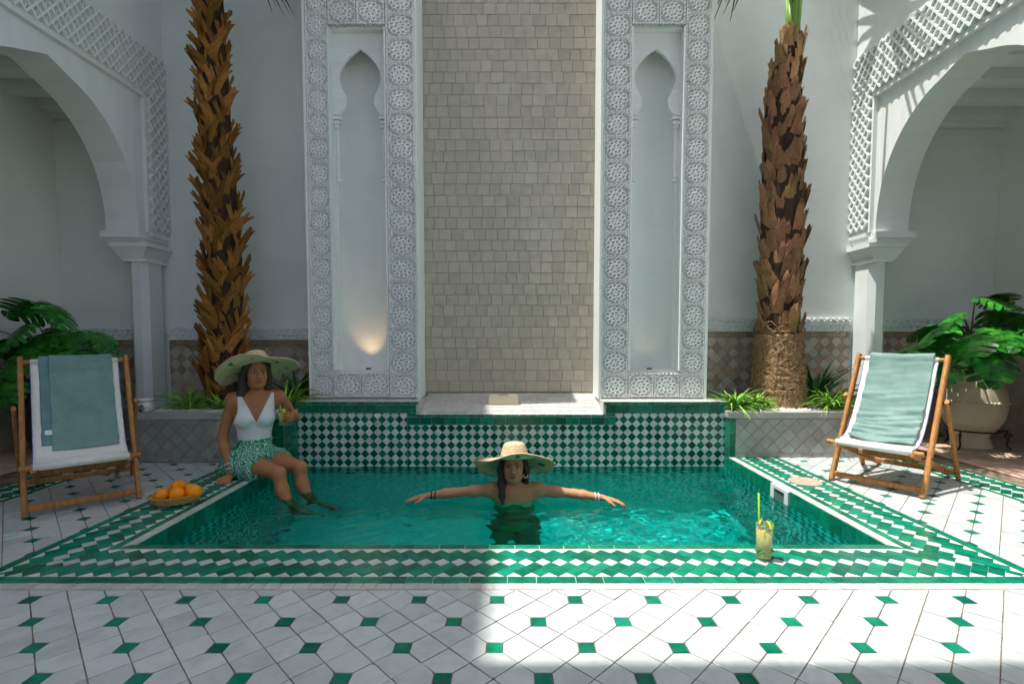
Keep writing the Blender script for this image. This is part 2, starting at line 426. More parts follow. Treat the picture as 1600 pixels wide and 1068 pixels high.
RX = Euler((R(90), 0, 0))                      # face the camera (-y)
def rot_of(facing):
    return {'up': (0, 0, 0), 'front': (R(90), 0, 0), 'right': (R(90), 0, R(90)), 'left': (R(90), 0, R(-90))}[facing]

PIECE_CACHE = {}
def tile_piece(name, outline, parent, mat, facing='up', org=(0, 0, 0), thick=0.006, inset=0.0014, jitter=0.0, tilt=0.0, lift=0.0, rz=0.0, share=True):
    """outline in 2D field coordinates; the piece is an object whose origin is the outline's centre"""
    cx = sum(p[0] for p in outline)/len(outline); cy = sum(p[1] for p in outline)/len(outline)
    loc_out = tuple((round(p[0]-cx, 4), round(p[1]-cy, 4)) for p in outline)
    key = (loc_out, mat, thick, inset)
    me = PIECE_CACHE.get(key)
    if me is None:
        me = MB().poly([p for p in loc_out], -thick, 0.0, inset).mesh(name, mat)
        PIECE_CACHE[key] = me
    q = Euler(rot_of(facing)).to_matrix()
    p = Vector(org) + q @ Vector((cx, cy, lift))
    e = q @ Euler((random.gauss(0, tilt), random.gauss(0, tilt), random.gauss(0, jitter))).to_matrix()
    return link(name, me, parent, p, e.to_euler())

def shrink(outline, g):
    n = len(outline); cx = sum(p[0] for p in outline)/n; cy = sum(p[1] for p in outline)/n
    r = []
    for x, y in outline:
        d = math.hypot(x-cx, y-cy); r.append((x-(x-cx)/d*g, y-(y-cy)/d*g))
    return r
def rect(x0, y0, x1, y1): return [(x0, y0), (x1, y0), (x1, y1), (x0, y1)]
def diamond(cx, cy, h): return [(cx-h, cy), (cx, cy-h), (cx+h, cy), (cx, cy+h)]

def in_view(x, y, z, m=0.06):
    zz = z-1.0; t = R(3); dep = y*math.cos(t)-zz*math.sin(t)
    if dep < 0.1: return False
    u = 786*x/dep; v = 786*zz/(math.cos(t)*dep)
    return -800*(1+m) < u < 800*(1+m) and -541-60 < v < 527+60

# ------------------------------------------------------------------ key dimensions (metres)
XL, XR = -3.40, 3.36            # arcade faces
YB = 5.0                        # back wall
PX0, PX1 = -1.82, 1.82          # pool
PY0, PY1 = 2.388, 4.26
WATER = -0.10
DEPTH = -1.32
YP = 4.488                      # carved panels
YREC = 4.75                     # tiled recess
EAVE = 5.1

# ------------------------------------------------------------------ floor
floor_mb = MB()
def sheet(x0, y0, x1, y1, z):
    b = len(floor_mb.v); floor_mb.v += [(x0, y0, z), (x1, y0, z), (x1, y1, z), (x0, y1, z)]; floor_mb.f.append((b, b+1, b+2, b+3))
sheet(-7, -7.3, 7, 1.953, -0.004)  # runs on behind the camera, added to bounce sunlight forward
sheet(-7, 1.953, -2.23, 6, -0.004); sheet(2.23, 1.953, 7, 6, -0.004)
floor = floor_mb.build('floor', 'grout')
tag(floor, kind='structure', label='white tiled courtyard floor dotted with small green squares')

A = 0.1054; UA = A/math.sqrt(2)
def white_tile_outline(cx, cy, qx, qy, cut=0.0372, g=0.0025):
    """diagonal square centred at cx,cy, the corner towards (qx,qy) cut off"""
    h = UA
    pts = []
    for (dx, dy) in ((h, 0), (0, h), (-h, 0), (0, -h)):
        if abs(dx-qx*h) < 1e-6 and abs(dy-qy*h) < 1e-6:
            k = cut/math.sqrt(2)
            if dx: s = math.copysign(1, dx); pts += [(cx+dx-s*k, cy-s*k), (cx+dx-s*k, cy+s*k)]
            else: s = math.copysign(1, dy); pts += [(cx+s*k, cy+dy-s*k), (cx-s*k, cy+dy-s*k)]
        else: pts.append((cx+dx, cy+dy))
    return shrink(pts, g)
zones = [((-3.6, 0.9, 3.6, 1.946), (-0.054, 1.875)),
         ((2.236, 1.96, 3.115, 4.165), (2.375, 2.545)),
         ((-3.105, 1.96, -2.236, 3.98), (-2.517, 2.588))]
whites, cabs = [], []
for (x0, y0, x1, y1), (px, py) in zones:
    reg = rect(x0, y0, x1, y1); P = 2*UA
    ni = int((x1-x0)/P)+6; nj = int((y1-y0)/P)+6
    bi = math.floor((x0-px)/P)-2; bj = math.floor((y0-py)/P)-2
    for i in range(bi, bi+ni+2):
        for j in range(bj, bj+nj+2):
            cx, cy = px+i*P, py+j*P
            # lattice of corner points: cabochons where i+j is even
            if (i+j) % 2 == 0:
                k = 0.0372/math.sqrt(2)-0.0014
                o = clip(rect(cx-k, cy-k, cx+k, cy+k), reg)
                if len(o) >= 3 and abs(area2(o)) > 2e-4: cabs.append((o, 'green_tile'))
            # diagonal squares have centres at (i+.5, j) and (i, j+.5) of the P grid
            for (ax, ay) in ((0.5, 0), (0, 0.5)):
                tx, ty = cx+ax*P, cy+ay*P
                q = None
                for (qx, qy, di, dj) in (((1, 0, 1, 0), (-1, 0, 0, 0)) if ax else ((0, 1, 0, 1), (0, -1, 0, 0))):
                    if (i+di+j+dj) % 2 == 0: q = (qx, qy)
                o = clip(white_tile_outline(tx, ty, *q), reg)
                if len(o) >= 3 and abs(area2(o)) > 4e-4: whites.append((o, 'white_tile'))
def place_split(items, name, parent, limit=300, stuff_name=None, thick=0.006, inset=0.0014, tilt=0.008, lift=0.0008):
    def size(o):
        cx = sum(p[0] for p in o)/len(o); cy = sum(p[1] for p in o)/len(o)
        return abs(area2(o))/max(0.3, cy)**3 if in_view(cx, cy, 0) else 0.0
    items = sorted(items, key=lambda it: -size(it[0]))
    def chip(o):                                            # a nibbled corner on some of the tiles
        if random.random() > 0.35: return o
        o = list(o); i = random.randrange(len(o)); p, a, b = Vector(o[i]), Vector(o[i-1]), Vector(o[(i+1) % len(o)])
        d1, d2 = (a-p).length, (b-p).length
        o[i:i+1] = [tuple(p+(a-p)/d1*min(d1*.3, random.uniform(.003, .010))), tuple(p+(b-p)/d2*min(d2*.3, random.uniform(.003, .010)))]
        return o
    for o, m in items[:limit]:
        tile_piece(name, chip(o), parent, m, thick=thick, inset=inset, tilt=tilt, jitter=0.007, lift=random.uniform(-lift, lift))
    rest = items[limit:]
    if rest:
        mb = MB()
        for o, m in rest: mb.poly(o, -thick, random.uniform(-lift, lift), inset)
        tag(mb.build(stuff_name, items[0][1], parent), kind='stuff')
place_split(whites, 'floor_tile', floor, 300, 'floor_tile_field')
place_split(cabs, 'green_square', floor, 300, 'green_square_field')

# herringbone bands along the two arcades, chevrons round the pool
PCH = 0.0752
def chevron_band(parent, frame, s0, s1, D, region, names, pitch=PCH, gap=0.0014):
    """frame maps (s,t) to floor x,y"""
    w = pitch/math.sqrt(2); Lr = D/2*math.sqrt(2)-w
    k0 = int(math.floor(s0/pitch))-2; k1 = int(math.ceil(s1/pitch))+2
    for k in range(k0, k1):
        for row in (0, 1):
            cs, ct = k*pitch, D*(0.25+0.5*row); sg = 1 if row == 0 else -1
            a = (math.sqrt(.5), sg*math.sqrt(.5)); b = (-sg*math.sqrt(.5), math.sqrt(.5))
            o = [(cs+a[0]*i*Lr/2+b[0]*j*w/2, ct+a[1]*i*Lr/2+b[1]*j*w/2) for i, j in ((-1, -1), (1, -1), (1, 1), (-1, 1))]
            o = shrink(o, gap*1.4)
            emit(parent, names[0], o, frame, region, 'green_tile')
        tip = (Lr-w)/(2*math.sqrt(2))
        o = shrink(diamond((k+0.5)*pitch+tip, D/2, pitch/2), gap*1.4)
        emit(parent, names[1], o, frame, region, 'white_tile')
def emit(parent, name, o, frame, region, mat, thick=0.006):
    o = [frame(*p) for p in o]
    if area2(o) < 0: o = o[::-1]
    o = clip(o, region)
    if len(o) >= 3 and abs(area2(o)) > 2.5e-4:
        c = [sum(p[i] for p in o)/len(o) for i in (0, 1)]
        if in_view(c[0], c[1], 0, 0.12):
            tile_piece(name, o, parent, mat, tilt=0.006, lift=random.uniform(-0.0006, 0.0008), thick=thick)
def strip_tiles(parent, name, frame, s0, s1, t0, t1, length, region, mat, gap=0.0015, var=0.12):
    s = s0
    while s < s1:
        l = length*(1+random.uniform(-var, var)); e = min(s+l, s1)
        o = [(s+gap, t0), (e-gap, t0), (e-gap, t1), (s+gap, t1)]
        emit(parent, name, o, frame, region, mat); s = e

# ------------------------------------------------------------------ swimming pool
pool_mb = MB()
def quad(mb, a, b, c, d):
    k = len(mb.v); mb.v += [a, b, c, d]; mb.f.append((k, k+1, k+2, k+3))
# basin: bottom and four walls, one open shell
quad(pool_mb, (PX0, PY0, DEPTH), (PX1, PY0, DEPTH), (PX1, PY1, DEPTH), (PX0, PY1, DEPTH))
quad(pool_mb, (PX0, PY1, DEPTH), (PX1, PY1, DEPTH), (PX1, PY1, -0.004), (PX0, PY1, -0.004))
quad(pool_mb, (PX0, PY0, DEPTH), (PX0, PY1, DEPTH), (PX0, PY1, -0.004), (PX0, PY0, -0.004))
quad(pool_mb, (PX1, PY1, DEPTH), (PX1, PY0, DEPTH), (PX1, PY0, -0.004), (PX1, PY1, -0.004))
quad(pool_mb, (PX1, PY0, DEPTH), (PX0, PY0, DEPTH), (PX0, PY0, -0.004), (PX1, PY0, -0.004))
# bed of the border
for (x0, y0, x1, y1) in ((-2.23, 1.953, 2.23, PY0), (-2.23, PY0, PX0, 4.2), (PX1, PY0, 2.23, 4.2)):
    quad(pool_mb, (x0, y0, -0.004), (x1, y0, -0.004), (x1, y1, -0.004), (x0, y1, -0.004))
pool = pool_mb.build('swimming_pool', 'pool_plaster')
pool.data.materials.append(MATS['pale_grout'])
for i in range(5, 8): pool.data.polygons[i].material_index = 1
pool.cycles.is_caustics_receiver = True
tag(pool, 'sunken green and white tiled plunge pool with herringbone border', 'pool')

CF = 1.953; CS = 2.23
front_reg = [(-CS, CF), (CS, CF), (PX1, PY0), (PX0, PY0)]
right_reg = [(PX1, PY0), (CS, CF), (CS, 4.165), (PX1, 4.165)]
left_reg = [(-CS, CF), (PX0, PY0), (PX0, 4.05), (-CS, 4.05)]
ff = lambda s, t: (s, PY0-t)                           # t grows towards the camera
fr = lambda s, t: (PX1+t, s)
fl = lambda s, t: (PX0-t, s)
big = rect(-9, -9, 9, 9)
strip_tiles(pool, 'liner_tile', ff, -CS, CS, 0.002, 0.041, 0.118, [(-1.915, 2.30), (1.915, 2.30), (1.83, PY0), (-1.83, PY0)], 'green_tile', var=0.04)
chevron_band(pool, lambda s, t: (s, 2.331-t), -2.3, 2.3, 0.265, [(-2.185, 2.066), (2.185, 2.066), (1.92, 2.331), (-1.92, 2.331)], ('border_tile', 'border_diamond'))
strip_tiles(pool, 'liner_tile', ff, -2.28, 2.28, 2.388-2.060, 2.388-2.009, 0.14, [(-2.28, 2.0), (2.28, 2.0), (2.19, 2.0605), (-2.19, 2.0605)], 'green_tile', var=0.25)
strip_tiles(pool, 'coping_brick', ff, -2.6, 2.6, 2.388-2.004, 2.388-1.955, 0.055, rect(-2.6, 1.954, 2.6, 2.0045), 'white_brick', var=0.15)
for fn, sgn, yend in ((fr, 1, 4.165), (fl, -1, 4.05)):
    rg = (lambda pts: pts if sgn > 0 else [(-x, y) for x, y in reversed(pts)])
    strip_tiles(pool, 'coping_brick', fn, 2.34, yend, 0.0, 0.051, 0.075, rg([(PX1, PY0-0.0), (1.873, 2.345), (1.873, yend), (PX1, yend)]), 'white_brick')
    strip_tiles(pool, 'liner_tile', fn, 2.30, yend, 0.053, 0.094, 0.135, rg([(1.872, 2.346), (1.917, 2.331), (1.917, yend), (1.872, yend)]), 'green_tile', var=0.2)
    chevron_band(pool, (lambda s, t: (1.92+t, s)) if sgn > 0 else (lambda s, t: (-1.92-t, s)), 2.0, yend, 0.265,
                 rg([(1.92, 2.334), (2.187, 2.069), (2.187, yend), (1.92, yend)]), ('border_tile', 'border_diamond'))
    strip_tiles(pool, 'liner_tile', fn, 2.0, yend, 0.370, 0.409, 0.15, rg([(2.19, 2.064), (2.23, 2.01), (2.23, yend), (2.19, yend)]), 'green_tile', var=0.25)
    # tiles lining the basin above the water
    y = PY0+0.002; face = 'left' if sgn > 0 else 'right'
    while y < yend-0.02:
        e = min(y+0.108, yend)
        if sgn > 0 and y < 3.237 < e: e = 3.237
        skip = sgn > 0 and 3.236 < y < 3.457
        if skip: e = 3.458
        if not skip:
            lo, hi = (-e+0.001, -y-0.001) if sgn > 0 else (y+0.001, e-0.001)
            tile_piece('waterline_tile', rect(lo, -0.118, hi, -0.005), pool, 'green_tile', face, (PX1 if sgn > 0 else PX0, 0, 0), thick=0.004, tilt=0.006, lift=0.002)
        y = e
# checker tiles under water on the three visible walls
cp = 0.0735
dk, lt = MB(), MB()
def under_wall(face, org, u0, u1, bot=DEPTH):
    q = Euler(rot_of(face)).to_matrix().to_4x4()
    reg = rect(u0, bot, u1, -0.122)
    n0 = int(math.floor(u0/cp))-1; n1 = int(math.ceil(u1/cp))+1; m0 = int(math.floor(DEPTH/cp))-1
    for i in range(n0, n1+1):
        for j in range(m0, 1):
            for mb, dx in ((dk, 0), (lt, .5)):
                o = clip(shrink(diamond((i+dx)*cp, (j+dx)*cp, cp/2), 0.0014), reg)
                if len(o) >= 3:
                    st = len(mb.v); mb.poly(o, 0.0, 0.003); mb.transform(Matrix.Translation(Vector(org)) @ q, st)
under_wall('front', (0, PY1, 0), PX0, PX1, -0.30)
under_wall('right', (PX0, 0, 0), PY0, PY1)
under_wall('left', (PX1, 0, 0), -PY1, -PY0)
for mb, nm, mt in ((dk, 'dark_underwater_tile', 'under_dark'), (lt, 'light_underwater_tile', 'under_light')):
    o = mb.build(nm, mt, pool); o['kind'] = 'stuff'; o.cycles.is_caustics_receiver = True
# skimmer box in the right wall
sk = MB()
y0, y1, z0, z1 = 3.237, 3.458, -0.128, -0.008
for lo, hi in (((1.806, y0, z0), (1.8195, y1, z0+0.022)), ((1.806, y0, z1-0.022), (1.8195, y1, z1)), ((1.806, y0, z0+0.022), (1.8195, y0+0.045, z1-0.022)), ((1.806, y1-0.045, z0+0.022), (1.8195, y1, z1-0.022))):
    sk.box(lo, hi)
o = sk.build('skimmer_frame', 'white_plastic', pool); o['label'] = 'pale plastic skimmer frame'
MB().box((1.815, y0+0.045, z0+0.022), (1.8192, y1-0.045, z1-0.022)).build('skimmer_flap', 'dark_inside', pool)
dr = MB(); dr.lathe([(0.0, 0.007), (0.098, 0.007), (0.105, 0.002), (0.105, -0.004)], 40)
lid = dr.build('skimmer_lid', 'drain_stone', pool, smooth=False, loc=(2.043, 3.451, 0.001)); lid['label'] = 'round stone lid in the border'

# water
def make_water():
    nx, ny = 560, 286; x0, x1, y0, y1 = PX0+0.003, PX1-0.003, PY0+0.003, PY1-0.006
    X, Y = np.meshgrid(np.linspace(x0, x1, nx+1), np.linspace(y0, y1, ny+1))
    Z = np.zeros_like(X); g = np.random.default_rng(5)
    for lam, amp, n in ((0.9, 0.0016, 5), (0.42, 0.0011, 9), (0.2, 0.0015, 12), (0.1, 0.0007, 16), (0.055, 0.00022, 16)):
        for _ in range(n):
            th = g.uniform(0, 2*math.pi); l = lam*g.uniform(0.75, 1.3); k = 2*math.pi/l
            Z += amp/math.sqrt(n)*1.4*np.sin(k*(X*math.cos(th)+Y*math.sin(th))+g.uniform(0, 6.28))
    for (cx, cy) in ((0.02, 3.30), (-1.52, 3.38)):
        d = np.hypot(X-cx, Y-cy); Z += 0.0036*np.exp(-d/0.5)*np.sin(2*math.pi*d/0.13)
    me = bpy.data.meshes.new('water')
    v = np.stack([X, Y, WATER+Z], -1).reshape(-1, 3)
    a = (np.arange(ny)[:, None]*(nx+1)+np.arange(nx)[None, :]).ravel()
    f = np.stack([a, a+1, a+nx+2, a+nx+1], 1)
    me.from_pydata(v.tolist(), [], f.tolist()); me.update(); me.shade_smooth()
    me.materials.append(MATS['water_surface'])
    o = link('water', me); o.cycles.is_caustics_caster = True
    tag(o, kind='structure')
make_water()

# ------------------------------------------------------------------ raised back wall of the pool (fountain plinth)
plinth = empty('fountain_plinth', (0, PY1, 0), 0, 'green and white checkered plinth wall behind the pool with sloping white spill tray', 'plinth')
plinth.location = (0, 0, 0)
TX0, TX1 = -0.79, 0.785
b = MB()
b.box((-1.84, PY1, -0.003), (TX0, 4.99, 0.444)); b.box((TX1, PY1, -0.003), (1.84, 4.99, 0.444))
b.quadbox([(TX0, PY1, -0.003), (TX1, PY1, -0.003), (TX1, 4.99, -0.003), (TX0, 4.99, -0.003), (TX0, PY1, 0.335), (TX1, PY1, 0.335), (TX1, 4.99, 0.535), (TX0, 4.99, 0.535)])
b.build('plinth_core', 'pale_grout', plinth)
FP = (0, PY1, 0)
for (u0, u1, top) in ((PX0-0.02, TX0-0.1, 0.357), (TX0-0.1, TX1+0.1, 0.258), (TX1+0.1, PX1+0.02, 0.357)):
    reg = rect(u0+0.001, -0.119, u1-0.001, top-0.002)
    for i in range(int(u0/cp)-2, int(u1/cp)+3):
        for j in range(-3, 6):
            for nm, dx, mt in (('dark_checker_tile', 0, 'dark_checker'), ('light_checker_tile', .5, 'light_checker')):
                o = clip(shrink(diamond((i+dx)*cp, 0.008+(j+dx)*cp, cp/2), 0.0013), reg)
                if len(o) >= 3 and abs(area2(o)) > 4e-4:
                    tile_piece(nm, o, plinth, mt, 'front', FP, thick=0.001, inset=0.001, tilt=0.008, lift=0.004)
def row_tiles(parent, name, x0, x1, z0, z1, w, mat, facing='front', org=FP, lift=0.006, var=0.06, gap=0.0015, tilt=0.008):
    x = x0
    while x < x1-0.012:
        e = min(x+w*(1+random.uniform(-var, var)), x1)
        if x1-e < w*0.3: e = x1
        tile_piece(name, rect(x+gap, z0+gap, e-gap, z1-gap), parent, mat, facing, org, thick=0.005, tilt=tilt, lift=lift); x = e
row_tiles(plinth, 'trim_tile', -1.84, TX0-0.02, 0.357, 0.430, 0.098, 'green_tile')
row_tiles(plinth, 'trim_tile', TX1+0.02, 1.84, 0.357, 0.430, 0.098, 'green_tile')
row_tiles(plinth, 'trim_tile', TX0-0.1, TX1+0.1, 0.258, 0.325, 0.105, 'green_tile')
row_tiles(plinth, 'trim_tile', TX0-0.1, TX0-0.02, 0.327, 0.357, 0.08, 'green_tile')
row_tiles(plinth, 'trim_tile', TX1+0.02, TX1+0.1, 0.327, 0.357, 0.08, 'green_tile')
row_tiles(plinth, 'cap_tile', -1.845, TX0, 0.432, 0.456, 0.075, 'green_tile', lift=0.009)
row_tiles(plinth, 'cap_tile', TX1, 1.845, 0.432, 0.456, 0.075, 'green_tile', lift=0.009)
row_tiles(plinth, 'cap_tile', TX0-0.02, TX1+0.02, 0.327, 0.347, 0.075, 'green_tile', lift=0.009)
# top strips of the shoulders and the tray itself
for x0, x1 in ((-1.84, TX0), (TX1, 1.84)):
    MB().box((x0, PY1-0.008, 0.4445), (x1, YP+0.02, 0.455)).build('ledge', 'white_brick', plinth)
slope = math.atan2(0.2, 0.73)
for rrow in range(6):
    yy = PY1+rrow*0.082; x = TX0+0.002-random.uniform(0, 0.05)
    while x < TX1-0.01:
        e = min(x+0.112*(1+random.uniform(-.06, .06)), TX1-0.002); xs = max(x, TX0+0.002)
        if TX1-e < 0.03: e = TX1-0.002
        o = MB().poly(rect(-(e-xs)/2+.0012, -0.0395, (e-xs)/2-.0012, 0.0395), -0.004, 0.0, 0.0012)
        t = o.build('tray_tile', 'white_brick', plinth); t.location = ((xs+e)/2, yy+0.041, 0.335+(yy+0.041-PY1)*0.274+0.005)
        t.rotation_euler = (slope+random.gauss(0, .006), random.gauss(0, .006), 0)
        x = e
spout = empty('fountain_spout', (0, 0, 0), 0, 'small stone fountain spout block on the white spill tray', 'spout')
s = MB(); s.frustum(-0.07, 4.52, 0.405, 0.475, 0.135, 0.05, 0.13, 0.048); s.build('block', 'urn_clay', spout)
s = MB(); s.box((-0.195, 4.475, 0.475), (-0.11, 4.565, 0.49)); s.box((-0.03, 4.475, 0.475), (0.055, 4.565, 0.49)); s.box((-0.11, 4.53, 0.475), (-0.03, 4.565, 0.49)); s.build('lip', 'urn_clay', spout)

# ------------------------------------------------------------------ relief tiles (carved plaster)
def relief_mesh(name, kind, n=58, mat='carved'):
    """height field on a unit square, height in metres"""
    u = np.linspace(-1, 1, n); U, V = np.meshgrid(u, u)
    rr = np.hypot(U, V); th = np.arctan2(V, U); H = np.zeros_like(U)
    def ring(cx, cy, rad, w, a=1.0):
        d = np.abs(np.hypot(U-cx, V-cy)-rad); return a*np.exp(-(d/w)**2)
    def blob(cx, cy, w, a=1.0): return a*np.exp(-((U-cx)**2+(V-cy)**2)/w**2)
    if kind == 'rosette':
        H = np.maximum(H, blob(0, 0, 0.11))
        for k in range(6):
            a = k*math.pi/3+0.2; H = np.maximum(H, ring(0.27*math.cos(a), 0.27*math.sin(a), 0.135, 0.066))
        for k in range(11):
            a = k*2*math.pi/11; H = np.maximum(H, ring(0.59*math.cos(a), 0.59*math.sin(a), 0.155, 0.066))
        for sx in (-1, 1):
            for sy in (-1, 1):
                for (x, y, r_) in ((.84, .84, .11), (.62, 1.0, .10), (1.0, .62, .10), (1.0, .32, .10), (.32, 1.0, .10), (1.0, 0, .10), (0, 1.0, .10), (1.0, 1.0, .06)):
                    H = np.maximum(H, ring(sx*x, sy*y, r_, 0.062, 1.0))
    else:
        g = np.random.default_rng(9)
        for i in range(-1, 2):
            for j in range(-1, 2):
                x, y = i*1.0+0.5*(j % 2), j*0.8
                H = np.maximum(H, ring(x, y, 0.30, 0.085)); H = np.maximum(H, blob(x, y, 0.12, 1.0)); H = np.maximum(H, ring(x+.5, y, 0.13, 0.075))
    H = np.clip(H*2.0-0.35, 0, 1) if kind == 'rosette' else np.clip(H*1.3-0.1, 0, 1)
    v = np.stack([U*0.5, V*0.5, H], -1).reshape(-1, 3)
    a = (np.arange(n-1)[:, None]*n+np.arange(n-1)[None, :]).ravel()
    f = np.stack([a, a+1, a+n+1, a+n], 1)
    me = bpy.data.meshes.new(name); me.from_pydata(v.tolist(), [], f.tolist()); me.update(); me.shade_smooth(); me.materials.append(MATS[mat])
    return me
ROSETTE = relief_mesh('rosette', 'rosette')
ARABESQUE = relief_mesh('arabesque', 'arabesque', 34)

def carved_panel(label, x0, x1, n0, n1, glow, mirror):
    """x0..x1 panel, n0..n1 niche opening"""
    P = empty('carved_panel', ((x0+x1)/2, YP, 0.455), 0, label, 'wall panel', 'carved plaster panels beside the tiled recess')
    off = Vector(P.location)
    zb, zt, top = 0.455, 4.7, 4.7
    nz0, nz1 = 0.705, 3.655
    yb = 4.985
    m = MB()
    for lo, hi in (((x0, YP, zb), (n0, yb, top)), ((n1, YP, zb), (x1, yb, top)), ((n0, YP, zb), (n1, yb, nz0)), ((n0, YP, nz1), (n1, yb, top))):
        m.box(lo, hi)
    m.v = [tuple(Vector(p)-off) for p in m.v]
    m.build('frame', 'plaster', P)
    def rel(me, cx, cz, w, h, d=0.044):
        o = link(me.name, me, P, Vector((cx, YP-0.0005, cz))-off, (R(90), 0, 0), (w, h, d)); return o
    # narrow edge mouldings
    e = MB()
    for xa, xb in ((x0, x0+0.022), (x1-0.022, x1), (n0-0.014, n0-0.001), (n1+0.001, n1+0.014)):
        e.box((xa, YP-0.048, zb if xa in (x0, x1-0.022) else nz0), (xb, YP-0.0012, top if xa in (x0, x1-0.022) else nz1))
    e.v = [tuple(Vector(p)-off) for p in e.v]; e.build('edge_moulding', 'plaster', P)
    for (a, b_) in ((x0+0.024, n0-0.016), (n1+0.016, x1-0.024)):
        z = zb+0.012
        while z < 4.35:
            rel(ROSETTE, (a+b_)/2, z+0.103, b_-a, 0.205); z += 0.206
    w = (n1-n0+0.026)/2
    for k in (0, 1):
        rel(ROSETTE, n0-0.013+w*(k+.5), zb+0.012+0.112, w*0.98, 0.212)
        rel(ROSETTE, n0-0.013+w*(k+.5), nz1+0.016+0.105, w*0.98, 0.205)
        rel(ROSETTE, n0-0.013+w*(k+.5), nz1+0.016+0.312, w*0.98, 0.205)
    # niche: plate with a keyhole arch, hollow behind it
    cx = (n0+n1)/2; hw = (n1-n0)/2
    zsh, znk, zap = 2.98, 3.12, 3.52
    prof = []
    for z in np.linspace(nz0+0.002, 2.93, 8): prof.append((z, hw-0.028))
    for t in np.linspace(0, 1, 8): prof.append((2.935+t*0.165, (hw-0.03)*(1-t)+0.118*t-0.028*math.sin(math.pi*t)))
    for t in np.linspace(0.02, 1, 22):
        z = znk-0.012+t*(zap-znk+0.012)
        wdt = 0.118+(0.182-0.118)*math.sin(min(t/0.42, 1)*math.pi/2) if t < 0.42 else 0.182*max(0, 1-((t-0.42)/0.58)**1.75)**0.86
        prof.append((z, max(wdt, 0.0)))
    pl = MB(); yf = YP+0.055; yk = yf+0.03
    for k in range(len(prof)-1):
        (za, wa), (zc, wc) = prof[k], prof[k+1]
        for sg in (-1, 1):
            A_, B_, C_, D_ = (cx+sg*wa, yf, za), (cx+sg*hw, yf, za), (cx+sg*hw, yf, zc), (cx+sg*wc, yf, zc)
            quad(pl, *((A_, B_, C_, D_) if sg > 0 else (B_, A_, D_, C_)))
            E_, F_ = (cx+sg*wa, yk, za), (cx+sg*wc, yk, zc)
            quad(pl, *((E_, A_, D_, F_) if sg > 0 else (A_, E_, F_, D_)))
    quad(pl, (cx-hw, yf, zap), (cx+hw, yf, zap), (cx+hw, yf, nz1), (cx-hw, yf, nz1))
    pl.v = [tuple(Vector(p)-off) for p in pl.v]; pl.build('keyhole_plate', 'plaster', P)
    hb = MB(); n = 24; zs = [nz0, 1.5, 2.5, 3.1, nz1]; dep = 0.17
    for z in zs:
        for i in range(n+1):
            a = math.pi*i/n; hb.v.append((cx-hw*math.cos(a), yk+dep*math.sin(a)*(1.0 if z < 3.2 else 0.75), z))
    for k in range(len(zs)-1):
        for i in range(n): q = k*(n+1)+i; hb.f.append((q, q+1, q+n+2, q+n+1))
    hb.v = [tuple(Vector(p)-off) for p in hb.v]; hb.build('hollow', 'plaster', P, smooth=True)
    quad_b = MB(); quad(quad_b, (n0, YP, nz0+0.002), (n1, YP, nz0+0.002), (n1, yk+dep, nz0+0.002), (n0, yk+dep, nz0+0.002)); quad_b.v = [tuple(Vector(p)-off) for p in quad_b.v]
    quad_b.build('niche_floor', 'plaster', P)
    for sg in (-1, 1):                                            # small corbels and half columns under the arch
        c = MB(); xx = cx+sg*(hw-0.03)
        c.tube([(xx, yf+0.005, 2.42), (xx, yf+0.005, 2.84)], 0.014, 10)
        c.tube([(xx, yf+0.005, 2.38), (xx, yf+0.005, 2.40), (xx, yf+0.005, 2.42)], [0.026, 0.018, 0.026], 10)
        for z, a_ in ((2.84, .02), (2.87, .03), (2.91, .038), (2.945, .03)): c.box((xx-a_, yf-0.012-a_*.5, z), (xx+a_, yf+0.02, z+0.026))
        c.v = [tuple(Vector(p)-off) for p in c.v]; c.build('half_column', 'plaster', P)
    lamp = MB().lathe([(0.0, 0.012), (0.018, 0.012), (0.026, 0.008), (0.028, 0.0)], 16, (cx-off.x+0.01, yf+0.09-off.y, nz0+0.003-off.z))
    lamp.build('uplight', 'iron', P)
    if glow:
        ld = bpy.data.lights.new('niche_lamp', 'SPOT'); ld.energy = glow; ld.color = (1.0, 0.62, 0.30); ld.spot_size = R(75); ld.spot_blend = 1.0; ld.shadow_soft_size = 0.02
        lo = bpy.data.objects.new('niche_lamp', ld); col.objects.link(lo); lo.parent = P
        lo.location = Vector((cx+0.01, yf+0.075, nz0+0.03))-off; lo.rotation_euler = (R(180-14), 0, 0)
    return P
carved_panel('carved plaster panel with pointed niche left of the beige tiled recess, lit warmly below', -1.79, -0.812, -1.563, -1.095, 2.2, False)
carved_panel('carved plaster panel with pointed niche right of the beige tiled recess', 0.772, 1.73, 1.048, 1.480, 0.35, True)

# ------------------------------------------------------------------ beige tiled recess wall
rec = empty('recess_wall', (0, YREC, 0.48), 0, 'tall recess wall clad in small beige handmade tiles between the carved panels', 'wall')
rec.location = (0, 0, 0)
MB().box((-0.811, YREC, 0.40), (0.771, 4.985, 4.75)).build('wall_core', 'beige_grout', rec)
rest = []; cnt = 0; z = 0.487; rows = []
while z < 4.7:
    h = 0.1015*(1+random.uniform(-.03, .03)); x = -0.811-random.uniform(0, 0.1)
    while x < 0.765:
        e = x+0.108*(1+random.uniform(-.12, .10)); a_, b_ = max(x, -0.811), min(e, 0.771)
        if 0.771-e < 0.02: b_ = 0.771; e = 0.8
        if b_-a_ > 0.015:
            o = [(a_+.0013+random.uniform(0, .0012), z+.001+random.uniform(0, .0015)), (b_-.001-random.uniform(0, .0012), z+.001+random.uniform(0, .0015)), (b_-.001-random.uniform(0, .0012), z+h-.001-random.uniform(0, .0015)), (a_+.0013+random.uniform(0, .0012), z+h-.001-random.uniform(0, .0015))]
            rows.append(o)
        x = e
    z += h
